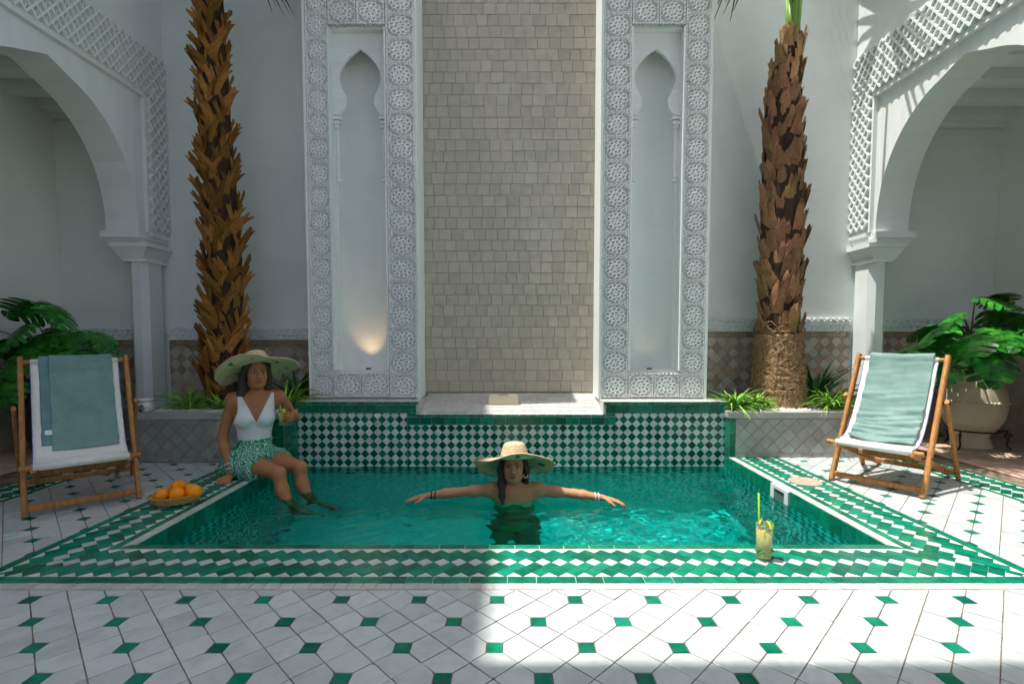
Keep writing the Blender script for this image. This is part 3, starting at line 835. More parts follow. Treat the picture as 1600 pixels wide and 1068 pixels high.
stuffm = MB(); qf = Matrix.Translation((0, YREC, 0)) @ Euler(rot_of('front')).to_matrix().to_4x4()
for i, o in enumerate(rows):
    if i < 300: tile_piece('wall_tile', o, rec, 'beige_tile', 'front', (0, YREC, 0), thick=0.004, inset=0.0012, tilt=0.009, lift=0.0045)
    else:
        st = len(stuffm.v); stuffm.poly(o, 0.0, 0.0045+random.uniform(-.001, .001), 0.0012); stuffm.transform(qf, st)
tag(stuffm.build('wall_tile_field', 'beige_tile', rec), kind='stuff')

# ------------------------------------------------------------------ back wall and galleries
back = empty('courtyard_wall', (0, YB, 0), 0, 'tall plain white plaster back wall with carved frieze and tiled wainscot', 'wall')
back.location = (0, 0, 0)
MB().box((-6.2, YB, -0.1), (6.2, YB+0.3, 5.3)).build('wall_plaster', 'plaster', back)
def diamond_field(parent, name, x0, x1, z0, z1, pitch, mats, org, facing='front', lift=0.008, tilt=0.012, thick=0.006):
    reg = rect(x0, z0, x1, z1)
    for i in range(int(math.floor(x0/pitch))-1, int(math.ceil(x1/pitch))+2):
        for j in range(int(math.floor(z0/pitch))-1, int(math.ceil(z1/pitch))+2):
            for dx in (0, .5):
                o = clip(shrink(diamond((i+dx)*pitch, (j+dx)*pitch, pitch/2), 0.0015), reg)
                if len(o) >= 3 and abs(area2(o)) > 8e-4:
                    tile_piece(name, o, parent, random.choice(mats) if random.random() < 0.3 else mats[int(dx*2) % len(mats)], facing, org, thick=thick, tilt=tilt, lift=lift)
def wainscot(x0, x1, zl0, zl1, zbot, mats):
    W = (0, YB, 0)
    MB().box((x0, YB-0.006, zbot), (x1, YB-0.001, zl0)).build('wainscot_bed', 'grout', back)
    diamond_field(back, 'wainscot_tile', x0, x1, zbot, zl0-0.055, 0.113, mats, W, lift=0.0115)
    row_tiles(back, 'wainscot_border_tile', x0, x1, zl0-0.052, zl0, 0.072, mats[0], org=W, lift=0.0115)
    n = max(1, round((x1-x0)/0.128)); w = (x1-x0)/n
    for k in range(n):
        link('frieze_panel', ARABESQUE, back, (x0+w*(k+.5), YB-0.012, (zl0+zl1)/2), (R(90), 0, 0), (w, zl1-zl0, 0.030))
    MB().box((x0, YB-0.0119, zl0+0.001), (x1, YB-0.001, zl1)).build('frieze_bed', 'carved', back)
wainscot(-3.39, -1.795, 0.975, 1.10, 0.36, ['brown_tile', 'greige_tile'])
wainscot(1.735, 3.35, 1.057, 1.19, 0.36, ['brown_tile', 'greige_tile'])
wainscot(-4.44, -3.58, 0.975, 1.10, 0.0, ['brown_tile', 'greige_tile'])
wainscot(3.56, 4.75, 1.057, 1.19, 0.0, ['brown_tile', 'greige_tile'])

def arcade(side, label):
    s = 1 if side > 0 else -1
    X = XR if s > 0 else XL
    P = empty('arcade', (X, 3.85, 0), 0, label, 'arcade', 'arcades along the courtyard sides')
    P.location = (0, 0, 0)
    th = 0.30; yc, a, hs, rise = (3.84, 0.86, 1.97, 1.08) if s > 0 else (3.80, 0.85, 1.97, 1.05)
    y0, y1 = 1.29, YB-0.002; top = EAVE
    pts = []
    n = 40
    for i in range(n+1):
        t = math.pi*i/n; u = math.cos(t)
        v = math.sin(t)**0.92*rise+0.05*max(0, 1-abs(u)/0.25)**1.4
        pts.append((yc+a*u, hs+v))
    m = MB()
    Xo = X+s*th
    def Q(p, q, r_, t_): quad(m, *((p, q, r_, t_) if s < 0 else (t_, r_, q, p)))
    for xx, flip in ((X, False), (Xo, True)):
        def F(A_, B_, C_, D_):
            if flip: quad(m, *((D_, C_, B_, A_) if s < 0 else (A_, B_, C_, D_)))
            else: Q(A_, B_, C_, D_)
        for i in range(n):
            (ya, za), (yb_, zb_) = pts[i], pts[i+1]
            F((xx, yb_, zb_), (xx, ya, za), (xx, ya, top), (xx, yb_, top))
        F((xx, pts[0][0], hs), (xx, y1, hs), (xx, y1, top), (xx, pts[0][0], top))
        F((xx, y0, hs), (xx, pts[-1][0], hs), (xx, pts[-1][0], top), (xx, y0, top))
        F((xx, y0, -0.05), (xx, pts[-1][0]-0.02, -0.05), (xx, pts[-1][0]-0.02, hs), (xx, y0, hs))
    for i in range(n):
        (ya, za), (yb_, zb_) = pts[i], pts[i+1]
        Q((X, ya, za), (X, yb_, zb_), (Xo, yb_, zb_), (Xo, ya, za))
    Q((X, y1, hs), (X, pts[0][0], hs), (Xo, pts[0][0], hs), (Xo, y1, hs))
    Q((X, pts[-1][0]-0.02, hs), (X, pts[-1][0]-0.02, -0.05), (Xo, pts[-1][0]-0.02, -0.05), (Xo, pts[-1][0]-0.02, hs))
    quad(m, (X, y0, top), (X, y1, top), (Xo, y1, top), (Xo, y0, top))
    o = m.build('arch_wall', 'plaster', P)
    # column, capital, impost at the far springing
    cy = (pts[0][0]+YB)/2+0.01; cx = X+s*0.08
    c = MB(); c.rbar((cx, cy, -0.01), (cx, cy, 1.74), 0.27, 0.17, up=(1, 0, 0), c=0.28); c.build('column_shaft', 'plaster', P)
    c = MB(); ex = X+s*0.11
    c.frustum(cx, cy, 1.70, 1.725, 0.105, 0.150, 0.105, 0.150)
    c.frustum(ex, cy, 1.727, 1.83, 0.10, 0.142, 0.165, 0.178); c.frustum(ex, cy, 1.832, 1.872, 0.178, 0.182, 0.178, 0.182)
    ly = YB-0.003; c.v = [(x, min(y, ly), z) for x, y, z in c.v]
    c.build('capital', 'plaster', P)
    c = MB(); ix = X+s*0.155
    c.frustum(ix, cy-0.02, 1.874, 1.905, 0.150, 0.165, 0.168, 0.185); c.frustum(ix, cy-0.02, 1.907, 1.967, 0.180, 0.198, 0.180, 0.198)
    c.v = [(x, min(y, ly), z) for x, y, z in c.v]
    c.build('impost', 'plaster', P)
    # lattice frieze: bed, mouldings, cells
    xin = X-s*0.002; pr = 0.058
    zl0, zl1, yl0, yl1 = 3.245, 3.655, 4.755, YB-0.004
    bed = MB(); xa, xb = sorted((X-s*0.001, X-s*0.018))
    bed.box((xa, 1.3, zl0), (xb, yl1, zl1)); bed.box((xa, yl0, 1.975), (xb, yl1, zl0-0.0005)); bed.build('lattice_bed', 'plaster', P)
    mo = MB()
    def mold(ya, za, yb_, zb_, d):
        p, q = sorted((X-s*0.0015, X-s*d)); mo.box((p, ya, za), (q, yb_, zb_))
    mold(1.3, zl0-0.045, yl0-0.03, zl0-0.0008, 0.040); mold(1.3, zl1, yl1, zl1+0.02, 0.035)
    mold(yl0-0.028, 1.975, yl0-0.001, zl0-0.0008, 0.036); mold(1.3, zl1+0.0215, yl1, EAVE-0.1, 0.028)
    mo.build('moulding', 'plaster', P)
    cw, ch = 0.0805, 0.1025
    face = 'left' if s > 0 else 'right'
    rot = rot_of(face)
    def cell(yc_, zc_):
        link('lattice_cell', CELL, P, (X-s*0.018, yc_, zc_), rot, (cw, ch, 1))
    ncol = 0; y = yl1-cw/2
    while y > 2.9:
        for k in range(4): cell(y, zl0+ch*(k+.5)-0.001)
        y -= cw
    z = zl0-ch/2
    while z > 1.975+ch/2:
        for k in range(3): cell(yl1-cw*(k+.5), z)
        z -= ch
    mbx = MB(); p, q = sorted((X-s*0.0015, X-s*0.05)); mbx.box((p, yl0, 1.974-0.03), (q, yl1, 1.974)); mbx.build('lattice_sill', 'plaster', P)
    return P
# lattice cell: diamond of ribs with a small leaf hanging in it (local x,y in the wall, z outwards)
cm = MB(); d = 0.042
for (p, q) in (((-.5, 0), (0, .5)), ((0, .5), (.5, 0)), ((.5, 0), (0, -.5)), ((0, -.5), (-.5, 0))):
    px, py = p; qx, qy = q; L = math.hypot(qx-px, qy-py); nxv, nyv = -(qy-py)/L*.085, (qx-px)/L*.085
    o = [(px-nxv, py-nyv), (qx-nxv, qy-nyv), (qx+nxv, qy+nyv), (px+nxv, py+nyv)]
    if area2(o) < 0: o = o[::-1]
    cm.poly(o, 0.0, d)
for k in (-1, 1): cm.poly([(k*.16-.055, -.20), (k*.16+.055, -.16), (k*.16+.055, .18), (k*.16-.055, .14)], 0.0, d*0.62)
cm.poly([(-.05, -.30), (.05, -.30), (.05, .30), (-.05, .30)], 0.0, d*0.42)
CELL = cm.mesh('lattice_cell', 'plaster')
arcL = arcade(-1, 'white arcade in shade on the left with round arch and lattice frieze')
arcR = arcade(1, 'white arcade in sun on the right with round arch and lattice frieze')

# gallery rooms behind the arches
def gallery(s, xw, zc):
    X = XL if s < 0 else XR
    xi = X+s*0.30
    w = MB(); a_, b_ = sorted((xw, xw+s*0.3)); w.box((a_, -6.9, -0.05), (b_, YB-0.002, zc+0.3)); g = w.build('gallery_wall', 'gallery_plaster')
    tag(g, ('plain shaded plaster wall inside the left gallery' if s < 0 else 'plain plaster wall inside the right gallery behind the urn'), 'wall')
    q = Matrix.Translation((0, 0, 0))
    zl0, zl1 = (0.975, 1.10) if s < 0 else (1.057, 1.19)
    wb = MB(); a_, b_ = sorted((xw-s*0.001, xw-s*0.012)); wb.box((a_, 2.2, 0.0), (b_, YB-0.014, zl0)); wb.build('wainscot_bed', 'greige_tile', g)
    for k in range(10):
        link('frieze_panel', ARABESQUE, g, (xw-s*0.012, YB-0.014-0.128*(k+.5), (zl0+zl1)/2), rot_of('right' if s < 0 else 'left'), (0.128, zl1-zl0, 0.018))
    cl = MB(); a_, b_ = sorted((xi, xw)); cl.box((a_+.001, 1.6, zc), (b_-.001, YB-0.002, zc+0.2)); c = cl.build('gallery_ceiling', 'ceiling_paint'); c['kind'] = 'structure'
    y = YB-0.09
    k = 0
    while y > 1.8:
        bm_ = MB(); bm_.box((a_+.002, y-0.075, zc-0.085), (b_-.002, y+0.075, zc-0.001)); bm_.build('beam', 'ceiling_paint', c)
        y -= 0.34
    cc = MB(); cc.box((a_+.003, YB-0.05, zc-0.14), (b_-.003, YB-0.013, zc-0.087)); cc.build('cornice', 'ceiling_paint', c)
    # brick paving
    fl_ = MB(); quad(fl_, (a_-0.05, 1.0, 0.0), (b_, 1.0, 0.0), (b_, YB, 0.0), (a_-0.05, YB, 0.0)); f = fl_.build('gallery_floor', 'grout'); f['kind'] = 'structure'
    nb = 0; yy = YB-0.03; row = 0
    items = []
    while yy > 2.9:
        x = a_-0.04-(row % 2)*0.06
        while x < b_:
            o = clip(rect(x+.0015, yy-0.052, x+.123, yy-0.002), rect(a_-0.04, 0, b_-0.013, 9))
            if len(o) >= 3 and in_view((x+.06), yy, 0, 0.02): items.append((o, yy))
            x += 0.125
        yy -= 0.054; row += 1
    items.sort(key=lambda t: t[1])
    for o, _ in items[:300]: tile_piece('paving_brick', o, f, 'brick_pink', thick=0.006, inset=0.0016, tilt=0.006, lift=0.0065)
    rb = MB()
    for o, _ in items[300:]: rb.poly(o, 0.0005, 0.006, 0.0016)
    if rb.v: tag(rb.build('paving_brick_field', 'brick_pink', f), kind='stuff')
gallery(-1, -4.45, 3.24)
gallery(1, 4.77, 3.16)

# threshold bands
for s in (-1, 1):
    bl = MB(); xa, xb = (3.117, 3.445) if s > 0 else (-3.445, -3.107)
    quad(bl, (xa, 1.0, -0.0025), (xb, 1.0, -0.0025), (xb, 4.9, -0.0025), (xa, 4.9, -0.0025))
    band = bl.build('threshold_band', 'pale_grout'); tag(band, kind='structure')
    reg = rect(xa, 2.6, xb, 4.75)
    i0 = 3.117 if s > 0 else 3.107; D = 0.255
    f1 = (lambda u, t: (i0+t, u)) if s > 0 else (lambda u, t: (-i0-t, u))
    strip_tiles(band, 'liner_tile', f1, 2.6, 4.75, 0.002, 0.034, 0.15, reg, 'green_tile')
    strip_tiles(band, 'liner_tile', f1, 2.6, 4.75, 0.298, 0.330, 0.15, reg, 'green_tile')
    rx = rect(i0+0.037, 2.6, i0+0.295, 4.75) if s > 0 else rect(-i0-0.295, 2.6, -i0-0.037, 4.75)
    chevron_band(band, (lambda u, t: (i0+0.037+t, u)) if s > 0 else (lambda u, t: (-i0-0.037-t, u)), 2.6, 4.75, 0.258, rx, ('border_tile', 'border_diamond'), pitch=0.075)

# unseen walls and slabs, set out to shape shade and bounced light
TALL = (-0.08-XL)/SX                     # unseen left wall, this tall so its top edge draws the floor's shade line
up = MB(); up.box((XL-0.3, -7.0, EAVE+0.002), (XL-0.002, YB+0.3, TALL)); o = up.build('left_shade_wall', 'plaster'); tag(o, 'unseen tall white wall above the left arcade, shaped to cast the shade', 'wall')
up = MB(); up.box((-3.66, -1.6, 6.5), (3.66, 1.37, 6.7)); o = up.build('loggia_shade_slab', 'ceiling_paint'); o['kind'] = 'structure'  # unseen roof slab, height set for the soft front shade edge
up = MB(); up.box((-6.2, -6.9, 3.45), (-3.72, 1.598, 3.6)); o = up.build('left_light_block', 'ceiling_paint'); o['kind'] = 'structure'  # added out of view to keep daylight off the left gallery
up = MB(); up.box((-6.2, -7.3, -0.05), (6.2, -7.0, 4.0)); o = up.build('rear_bounce_wall', 'plaster'); tag(o, 'added white wall behind the camera that bounces light into the court', 'wall')  # added out of view, throws sunlight forward onto the court walls

# ------------------------------------------------------------------ planters
def planter(s, x0, x1, y0, h, green_w, label):
    P = empty('planter', (0, 0, 0), 0, label, 'planter', 'tiled planters at the palms')
    lo, hi = (x0, x1)
    m = MB(); m.box((lo, y0, -0.003), (hi, YB-0.016, h-0.05)); m.build('planter_wall', 'pale_grout' if False else 'grey_cement', P)
    rim = MB()
    rim.box((lo-0.008, y0-0.012, h-0.049), (hi+0.008, y0+0.10, h))
    rim.box((lo-0.008, y0+0.1005, h-0.049), (lo+0.09, YB-0.017, h)); rim.box((hi-0.06, y0+0.1005, h-0.049), (hi+0.008, YB-0.017, h))
    rim.build('rim', 'grey_cement', P)
    g0, g1 = (lo, hi-green_w) if s < 0 else (lo+green_w, hi)
    diamond_field(P, 'planter_tile', g0, g1, 0.035, h-0.056, 0.125, ['grey_tile', 'grey_tile'], (0, y0, 0), lift=0.006, tilt=0.022)
    row_tiles(P, 'skirting_tile', g0, g1, 0.0, 0.034, 0.09, 'grey_tile', org=(0, y0, 0))
    e0, e1 = (hi-green_w, hi) if s < 0 else (lo, lo+green_w)
    zz = 0.0
    while zz < h-0.06:
        z2 = min(zz+0.1, h-0.051)
        row_tiles(P, 'green_end_tile', e0, e1, zz, z2, 0.1 if green_w > 0.08 else green_w, 'green_tile', org=(0, y0, 0)); zz = z2
    # return face towards the pool
    xx = hi if s < 0 else lo; face = 'right' if s < 0 else 'left'; zz = -0.11
    while zz < h-0.06:
        z2 = min(zz+0.1, h-0.051)
        if PY1-0.006 > y0+0.01:
            u0, u1 = (y0, PY1-0.006) if s < 0 else (-PY1+0.006, -y0)
            row_tiles(P, 'green_end_tile', u0, u1, zz, z2, 0.1, 'green_tile', facing=face, org=(xx, 0, 0), lift=0.004)
        zz = z2
    # pebbles: far too many and small to count
    sl = MB(); quad(sl, (lo+0.08, y0+0.09, h-0.018), (hi-0.05, y0+0.09, h-0.018), (hi-0.05, YB-0.03, h-0.018), (lo+0.08, YB-0.03, h-0.018)); sl.build('soil_bed', 'soil', P)
    pb = MB(); g = random.Random(4+s)
    for _ in range(1500):
        r_ = g.uniform(0.008, 0.019); st = len(pb.v)
        pb.sphere((0, 0, 0), (r_, r_*g.uniform(.7, 1), r_*g.uniform(.5, .75)), 6, 4)
        yv = y0+0.10+(YB-y0-0.16)*g.random()**1.6
        M = Matrix.Translation((g.uniform(lo+0.1, hi-0.07), yv, h-0.012+g.uniform(0, 0.014))) @ Euler((g.uniform(-.4, .4), g.uniform(-.4, .4), g.uniform(0, 6))).to_matrix().to_4x4()
        pb.transform(M, st)
    tag(pb.build('pebbles', 'pebble', P, smooth=True), kind='stuff')
    return P
planter(-1, -3.025, -1.822, 4.0, 0.397, 0.12, 'grey zellige planter on the left behind the seated woman')
planter(1, 1.822, 3.12, 4.165, 0.380, 0.05, 'grey zellige planter on the right in the sun')

# ------------------------------------------------------------------ palms
def boot_mesh(name, mat, seed):
    """old leaf base: a curved tapering scale, local z up the trunk, -y outwards, split at its tip"""
    g = random.Random(seed); m = MB(); n = 6; L = 1.0
    rows = []
    for i in range(n+1):
        t = i/n
        w = 0.5*(0.95-0.55*t**0.8+0.10*math.sin(5*t+seed))
        z = t*L; y = -0.04-0.17*t**2.2-0.06*math.sin(3*t)
        rows.append((w, y, z))
    for face, dy in ((0, 0.0), (1, 0.085)):
        for (w, y, z) in rows:
            for u in (-1, -0.45, 0.0, 0.45, 1):
                m.v.append((u*w+g.uniform(-.03, .03), y+dy+0.16*abs(u)**1.6+(0.0 if abs(u) < .9 else -dy*0.9), z+(0.10*abs(u)*(g.uniform(.3, 1.0)) if z > L*.95 else 0)-(0.16 if (z > L*.95 and u == 0) else 0)))
    K = 5
    for i in range(n):
        for k in range(K-1):
            a = i*K+k; m.f.append((a, a+1, a+K+1, a+K))
            b = a+(n+1)*K; m.f.append((b, b+K, b+K+1, b+1))
    top = n*K; bt = top+(n+1)*K
    for k in range(K-1): m.f.append((top+k, top+k+1, bt+k+1, bt+k))
    me = m.mesh(name, mat); return me

def palm_tree(label, path, boots, z_from, z_to, size, count, fibre_z=None, seed=1, roll=0.5, fronds=(), gold_from=None, wl=(0.78, 1.25)):
    base = path[0]
    T = empty('palm_tree', (base[0], base[1], base[2]), 0, label, 'palm tree', 'palms in the tiled planters')
    O = Vector(T.location); g = random.Random(seed)
    zs = [p[2] for p in path]
    def at(z):
        for i in range(len(path)-1):
            if z <= path[i+1][2] or i == len(path)-2:
                a, b_ = path[i], path[i+1]; t = (z-a[2])/(b_[2]-a[2]); return Vector((a[0]+(b_[0]-a[0])*t, a[1]+(b_[1]-a[1])*t, z)), a[3]+(b_[3]-a[3])*t
    tr = MB(); pts = []; rad = []
    z = zs[0]-0.03
    while z < zs[-1]:
        p, r_ = at(max(z, zs[0])); p.z = z; pts.append(p-O); rad.append(r_*(0.84 if (fibre_z is None or z > fibre_z) else 0.98)*(1+g.uniform(-.03, .03))); z += 0.06
    tr.tube(pts, rad, 20); tr.build('trunk', 'bark', T, smooth=True)
    if fibre_z:
        fb = MB(); pts = []; rad = []; n = 40
        zz = np.linspace(zs[0]-0.03, fibre_z+0.1, 40)
        for z in zz:
            p, r_ = at(max(z, zs[0])); p.z = z; pts.append(p-O); rad.append(r_*(1.0+0.008*math.sin(z*90)+g.uniform(-.012, .012)))
        fb.tube(pts, rad, 36)
        fb.v = [(x+g.uniform(-.004, .004), y+g.uniform(-.004, .004), z) for x, y, z in fb.v]
        fb.build('fibre_skirt', 'fibre', T, smooth=True)
        hb = MB()                                               # loose fibres
        for _ in range(700):
            z = g.uniform(zs[0]+0.15, fibre_z+0.22); a = g.uniform(0, 6.283); p, r_ = at(z); p = p-O
            d = Vector((math.cos(a), math.sin(a), 0)); tz = g.uniform(-1, 1); tg = Vector((-math.sin(a), math.cos(a), 0))
            q = p+d*r_*1.0; e = q+tg*g.uniform(-.10, .10)+Vector((0, 0, g.uniform(-.09, .05)))+d*g.uniform(-0.008, .012)
            mid = (q+e)/2+d*g.uniform(.004, .012)
            hb.tube([q, mid, e], [.0035, .003, .0012], 4)
        tag(hb.build('loose_fibre', 'fibre', T), kind='stuff')
    k = 0; zspan = z_to-z_from
    for i in range(count):
        t = (i+0.5)/count; z = z_from+zspan*t; p, r_ = at(z); p = p-O
        a = i*2.39996+g.uniform(-.15, .15); d = Vector((math.cos(a), math.sin(a), 0))
        if d.y > 0.55: continue                                   # turned to the wall behind: the photo shows nothing of it
        me = g.choice(boots if not (gold_from and z > gold_from) else GOLD)
        s_ = size*g.uniform(.8, 1.25)*(0.8+0.2*(1-t))
        rot = Matrix.Rotation(a+math.pi/2, 4, 'Z') @ Matrix.Rotation((roll if i % 2 else -roll)+g.gauss(0, .16), 4, 'Y') @ Matrix.Rotation(g.uniform(-0.10, 0.22), 4, 'X')
        o = link('leaf_base', me, T); o.matrix_local = Matrix.Translation(p+d*r_*0.76+Vector((0, 0, -s_*.4))) @ rot @ Matrix.Diagonal((s_*wl[0], s_*0.62, s_*wl[1], 1))
    for f in fronds: f(T, O)
    return T
BROWN = [boot_mesh('leaf_base', 'boot', s_) for s_ in (1, 2, 3)]
PURPLE = [boot_mesh('leaf_base', 'boot_purple', s_) for s_ in (4, 5, 6)]
GOLD = [boot_mesh('leaf_base', 'boot_gold', s_) for s_ in (7, 8, 9)]

def frond(start, az, rise, length, fan, mat='frond', droop=0.3, seed=1, green_pet=True):
    def f(T, O):
        g = random.Random(seed); m = MB(); d = Vector((math.cos(az), math.sin(az), 0)); S = Vector(start)-O
        pts = [S+d*length*t*math.cos(rise)+Vector((0, 0, length*t*math.sin(rise)-droop*t*t*length)) for t in np.linspace(0, 1, 7)]
        m.tube(pts, [0.022*(1-0.6*t) for t in np.linspace(0, 1, 7)], 6)
        o = m.build('petiole', 'petiole' if green_pet else mat, T, smooth=True)
        b_ = MB(); tip = pts[-1]; fw = (pts[-1]-pts[-2]).normalized(); sd = fw.cross(Vector((0, 0, 1))).normalized(); upv = sd.cross(fw)
        n = 30
        for i in range(n):
            a = (i/(n-1)-.5)*R(250); dr = (fw*math.cos(a)+sd*math.sin(a)).normalized(); L = fan*(0.7+0.3*math.cos(a/2))*g.uniform(.88, 1.08)
            sdv = dr.cross(upv).normalized(); k = len(b_.v)
            for t, w in ((0, .006), (.35, .018), (.7, .012), (1, .002)):
                p = tip+dr*L*t+Vector((0, 0, -1))*(0.55*L*t**2.2*g.uniform(.8, 1.3))
                b_.v += [tuple(p-sdv*w), tuple(p+upv*w*.5), tuple(p+sdv*w)]
            for q in range(3):
                c = k+q*3; b_.f += [(c, c+1, c+4, c+3), (c+1, c+2, c+5, c+4)]
        b_.build('frond', mat, T)
    return f
pr = [(2.448, 4.6, 0.36, 0.242), (2.448, 4.6, 0.60, 0.226), (2.446, 4.6, 0.85, 0.200), (2.444, 4.6, 1.16, 0.197), (2.44, 4.6, 1.74, 0.207), (2.435, 4.6, 2.30, 0.198), (2.42, 4.6, 2.87, 0.180), (2.415, 4.6, 3.15, 0.165), (2.455, 4.6, 3.42, 0.135), (2.485, 4.6, 3.66, 0.105)]
crown = (2.49, 4.6, 4.25)
fr_r = [frond((2.49, 4.6, 3.95+0.05*k), az, R(38+7*(k % 3)), 0.75+0.12*(k % 2), 0.60, seed=20+k, droop=0.25) for k, az in enumerate((-2.4, -2.1, -2.8, -1.75, 3.6, -0.05))]
palm_tree('palm with purplish brown trunk and fibrous base in the right planter', pr, PURPLE, 1.02, 3.62, 0.178, 330, fibre_z=0.93, seed=3, roll=0.14, fronds=fr_r, wl=(0.92, 1.25), gold_from=3.2)
# green crown shaft of the right palm
pt = [o for o in col.objects if o.name.startswith('palm_tree')][-1]
gs = MB()
for k in range(7):
    a = k*0.9; d0 = Vector((math.cos(a), math.sin(a)*.8, 0))
    gs.tube([Vector((0.04, 0, 3.22))+d0*0.03, Vector((0.045, 0, 3.40))+d0*0.034, Vector((0.045, 0, 3.62))+d0*0.05], [0.034, 0.028, 0.024], 8)
gs.build('crown_shaft', 'petiole', pt, smooth=True)
pl_ = [(-2.60, 4.55, 0.36, 0.189), (-2.60, 4.55, 0.75, 0.181), (-2.585, 4.55, 1.05, 0.172), (-2.56, 4.55, 1.44, 0.168), (-2.572, 4.55, 1.9, 0.161), (-2.588, 4.55, 2.29, 0.155), (-2.608, 4.55, 2.85, 0.141), (-2.61, 4.55, 3.40, 0.126), (-2.62, 4.55, 3.94, 0.113), (-2.63, 4.55, 4.5, 0.101)]
fr_l = [frond((-2.63, 4.55, 4.5), az, R(30+6*(k % 3)), 0.8, 0.62, seed=40+k, droop=0.35) for k, az in enumerate((-0.6, -1.5, -2.5, 0.2, 2.9))]
fr_l.append(frond((-2.60, 4.52, 4.32), -0.25, R(-5), 0.36, 0.42, mat='frond_dry', seed=60, droop=0.2, green_pet=False))
palm_tree('palm with shaggy orange brown trunk in the left planter', pl_, BROWN, 0.45, 4.45, 0.172, 455, seed=8, roll=0.58, fronds=fr_l, wl=(0.72, 1.35))

# ------------------------------------------------------------------ leafy plants
def monstera_mesh(name, seed):
    g = random.Random(seed); m = MB(); nl = 6
    def wid(t): return 0.56*(math.sin(math.pi*min(1, (t*0.86+0.14)))**0.75)
    def mid(t): return Vector((t, 0, 0.10*math.sin(t*3)-0.22*t*t))
    def pt(t, s, f):
        w = wid(max(0, min(1, t)))*f; sweep = 0.20*f*f-(0.22*(1-t)**4)*f
        p = mid(max(0, t)); x = p.x+sweep*(0.4+0.6*(1-t)); return (x, s*w, p.z-0.26*(w*1.3)**2+0.03*math.sin(9*t))
    for s in (-1, 1):
        for i in range(nl):
            t0, t1 = i/nl, (i+1)/nl; gp = g.uniform(.012, .024); split = g.uniform(.34, .54)
            k = len(m.v)
            m.v += [tuple(mid(t0)), tuple(mid(t1)), pt(t1, s, split), pt(t0, s, split),
                    pt(t0+gp*.6, s, split), pt(t1-gp*.6, s, split), pt(t1-gp, s, 0.8), pt(t1-gp*1.8, s, 0.97), pt((t0+t1)/2, s, 1.03), pt(t0+gp*2.0, s, 0.95), pt(t0+gp, s, .75)]
            f1 = (k, k+1, k+2, k+3); f2 = (k+4, k+5, k+6, k+10); f3 = (k+10, k+6, k+7, k+8, k+9)
            for f in (f1, f2, f3): m.f.append(f if s > 0 else f[::-1])
    return m.mesh(name, 'monstera_leaf', smooth=True)
MON = [monstera_mesh('leaf', s_) for s_ in (1, 2, 3, 4)]
def monstera(label, base, leaves, seed):
    T = empty('monstera_plant', base, 0, label, 'plant', 'monsteras in the galleries'); g = random.Random(seed); O = Vector(base)
    for (x, y, z, size, yaw, pitch, rollv) in leaves:
        o = link('leaf', MON[g.randrange(4)], T)
        o.matrix_local = Matrix.Translation(Vector((x, y, z))-O) @ Matrix.Rotation(yaw, 4, 'Z') @ Matrix.Rotation(pitch, 4, 'Y') @ Matrix.Rotation(rollv, 4, 'X') @ Matrix.Scale(size, 4)
        p1 = Vector((x, y, z))-O; p0 = Vector((g.uniform(-.06, .06), g.uniform(-.06, .06), -0.05))
        c = Vector((p0.x*.5+p1.x*.35, p0.y*.5+p1.y*.35, p1.z*.9+0.03))
        MB().tube([p0*(1-t)**2+c*2*t*(1-t)+p1*t*t for t in np.linspace(0, 1, 8)], [0.009-.005*t for t in np.linspace(0, 1, 8)], 6).build('stem', 'stem_green', T, smooth=True)
    return T
def leaves_around(cx, cy, z0, spread, n, seed, zs, extra=()):
    g = random.Random(seed); out = []
    for i in range(n):
        a = i*2.39996+g.uniform(-.3, .3); rr = spread*math.sqrt((i+0.6)/n)*g.uniform(.75, 1.1); z = z0+zs*(1-(rr/spread)**1.5)+g.uniform(-.06, .06)
        out.append((cx+rr*math.cos(a), cy+rr*math.sin(a)*0.8-0.04, z, g.uniform(.24, .34), a+g.uniform(-.4, .4), R(g.uniform(15, 50)), R(g.uniform(-22, 22))))
    return out+list(extra)
# right: placed by clump; pitch tips the leaf down at its end
exR = [(3.62, 4.20, 1.10, .34, R(200), R(22), R(30)), (3.90, 4.25, 1.33, .30, R(-60), R(15), R(10)), (3.96, 4.2, 1.34, .26, R(20), R(8), R(-18)), (3.42, 4.15, .93, .27, R(190), R(35), R(-15)),
       (4.22, 4.08, .86, .34, R(-50), R(58), R(10)), (3.82, 4.05, .92, .34, R(-120), R(58), R(0)), (4.38, 4.1, 1.08, .33, R(-20), R(40), R(20)), (4.05, 4.02, 1.03, .32, R(-85), R(48), R(-8)), (4.45, 4.2, .92, .3, R(-10), R(50), R(0)),
       (3.68, 4.02, 1.02, .30, R(-140), R(40), R(20)), (3.55, 4.1, .84, .26, R(-150), R(60), R(0)), (4.15, 4.15, 1.16, .3, R(-40), R(30), R(-25))]
monstera('lush green monstera rising from the cream urn on the right', (4.15, 4.50, 0.72), leaves_around(4.02, 4.35, 0.96, 0.46, 16, 5, 0.26, exR), 5)
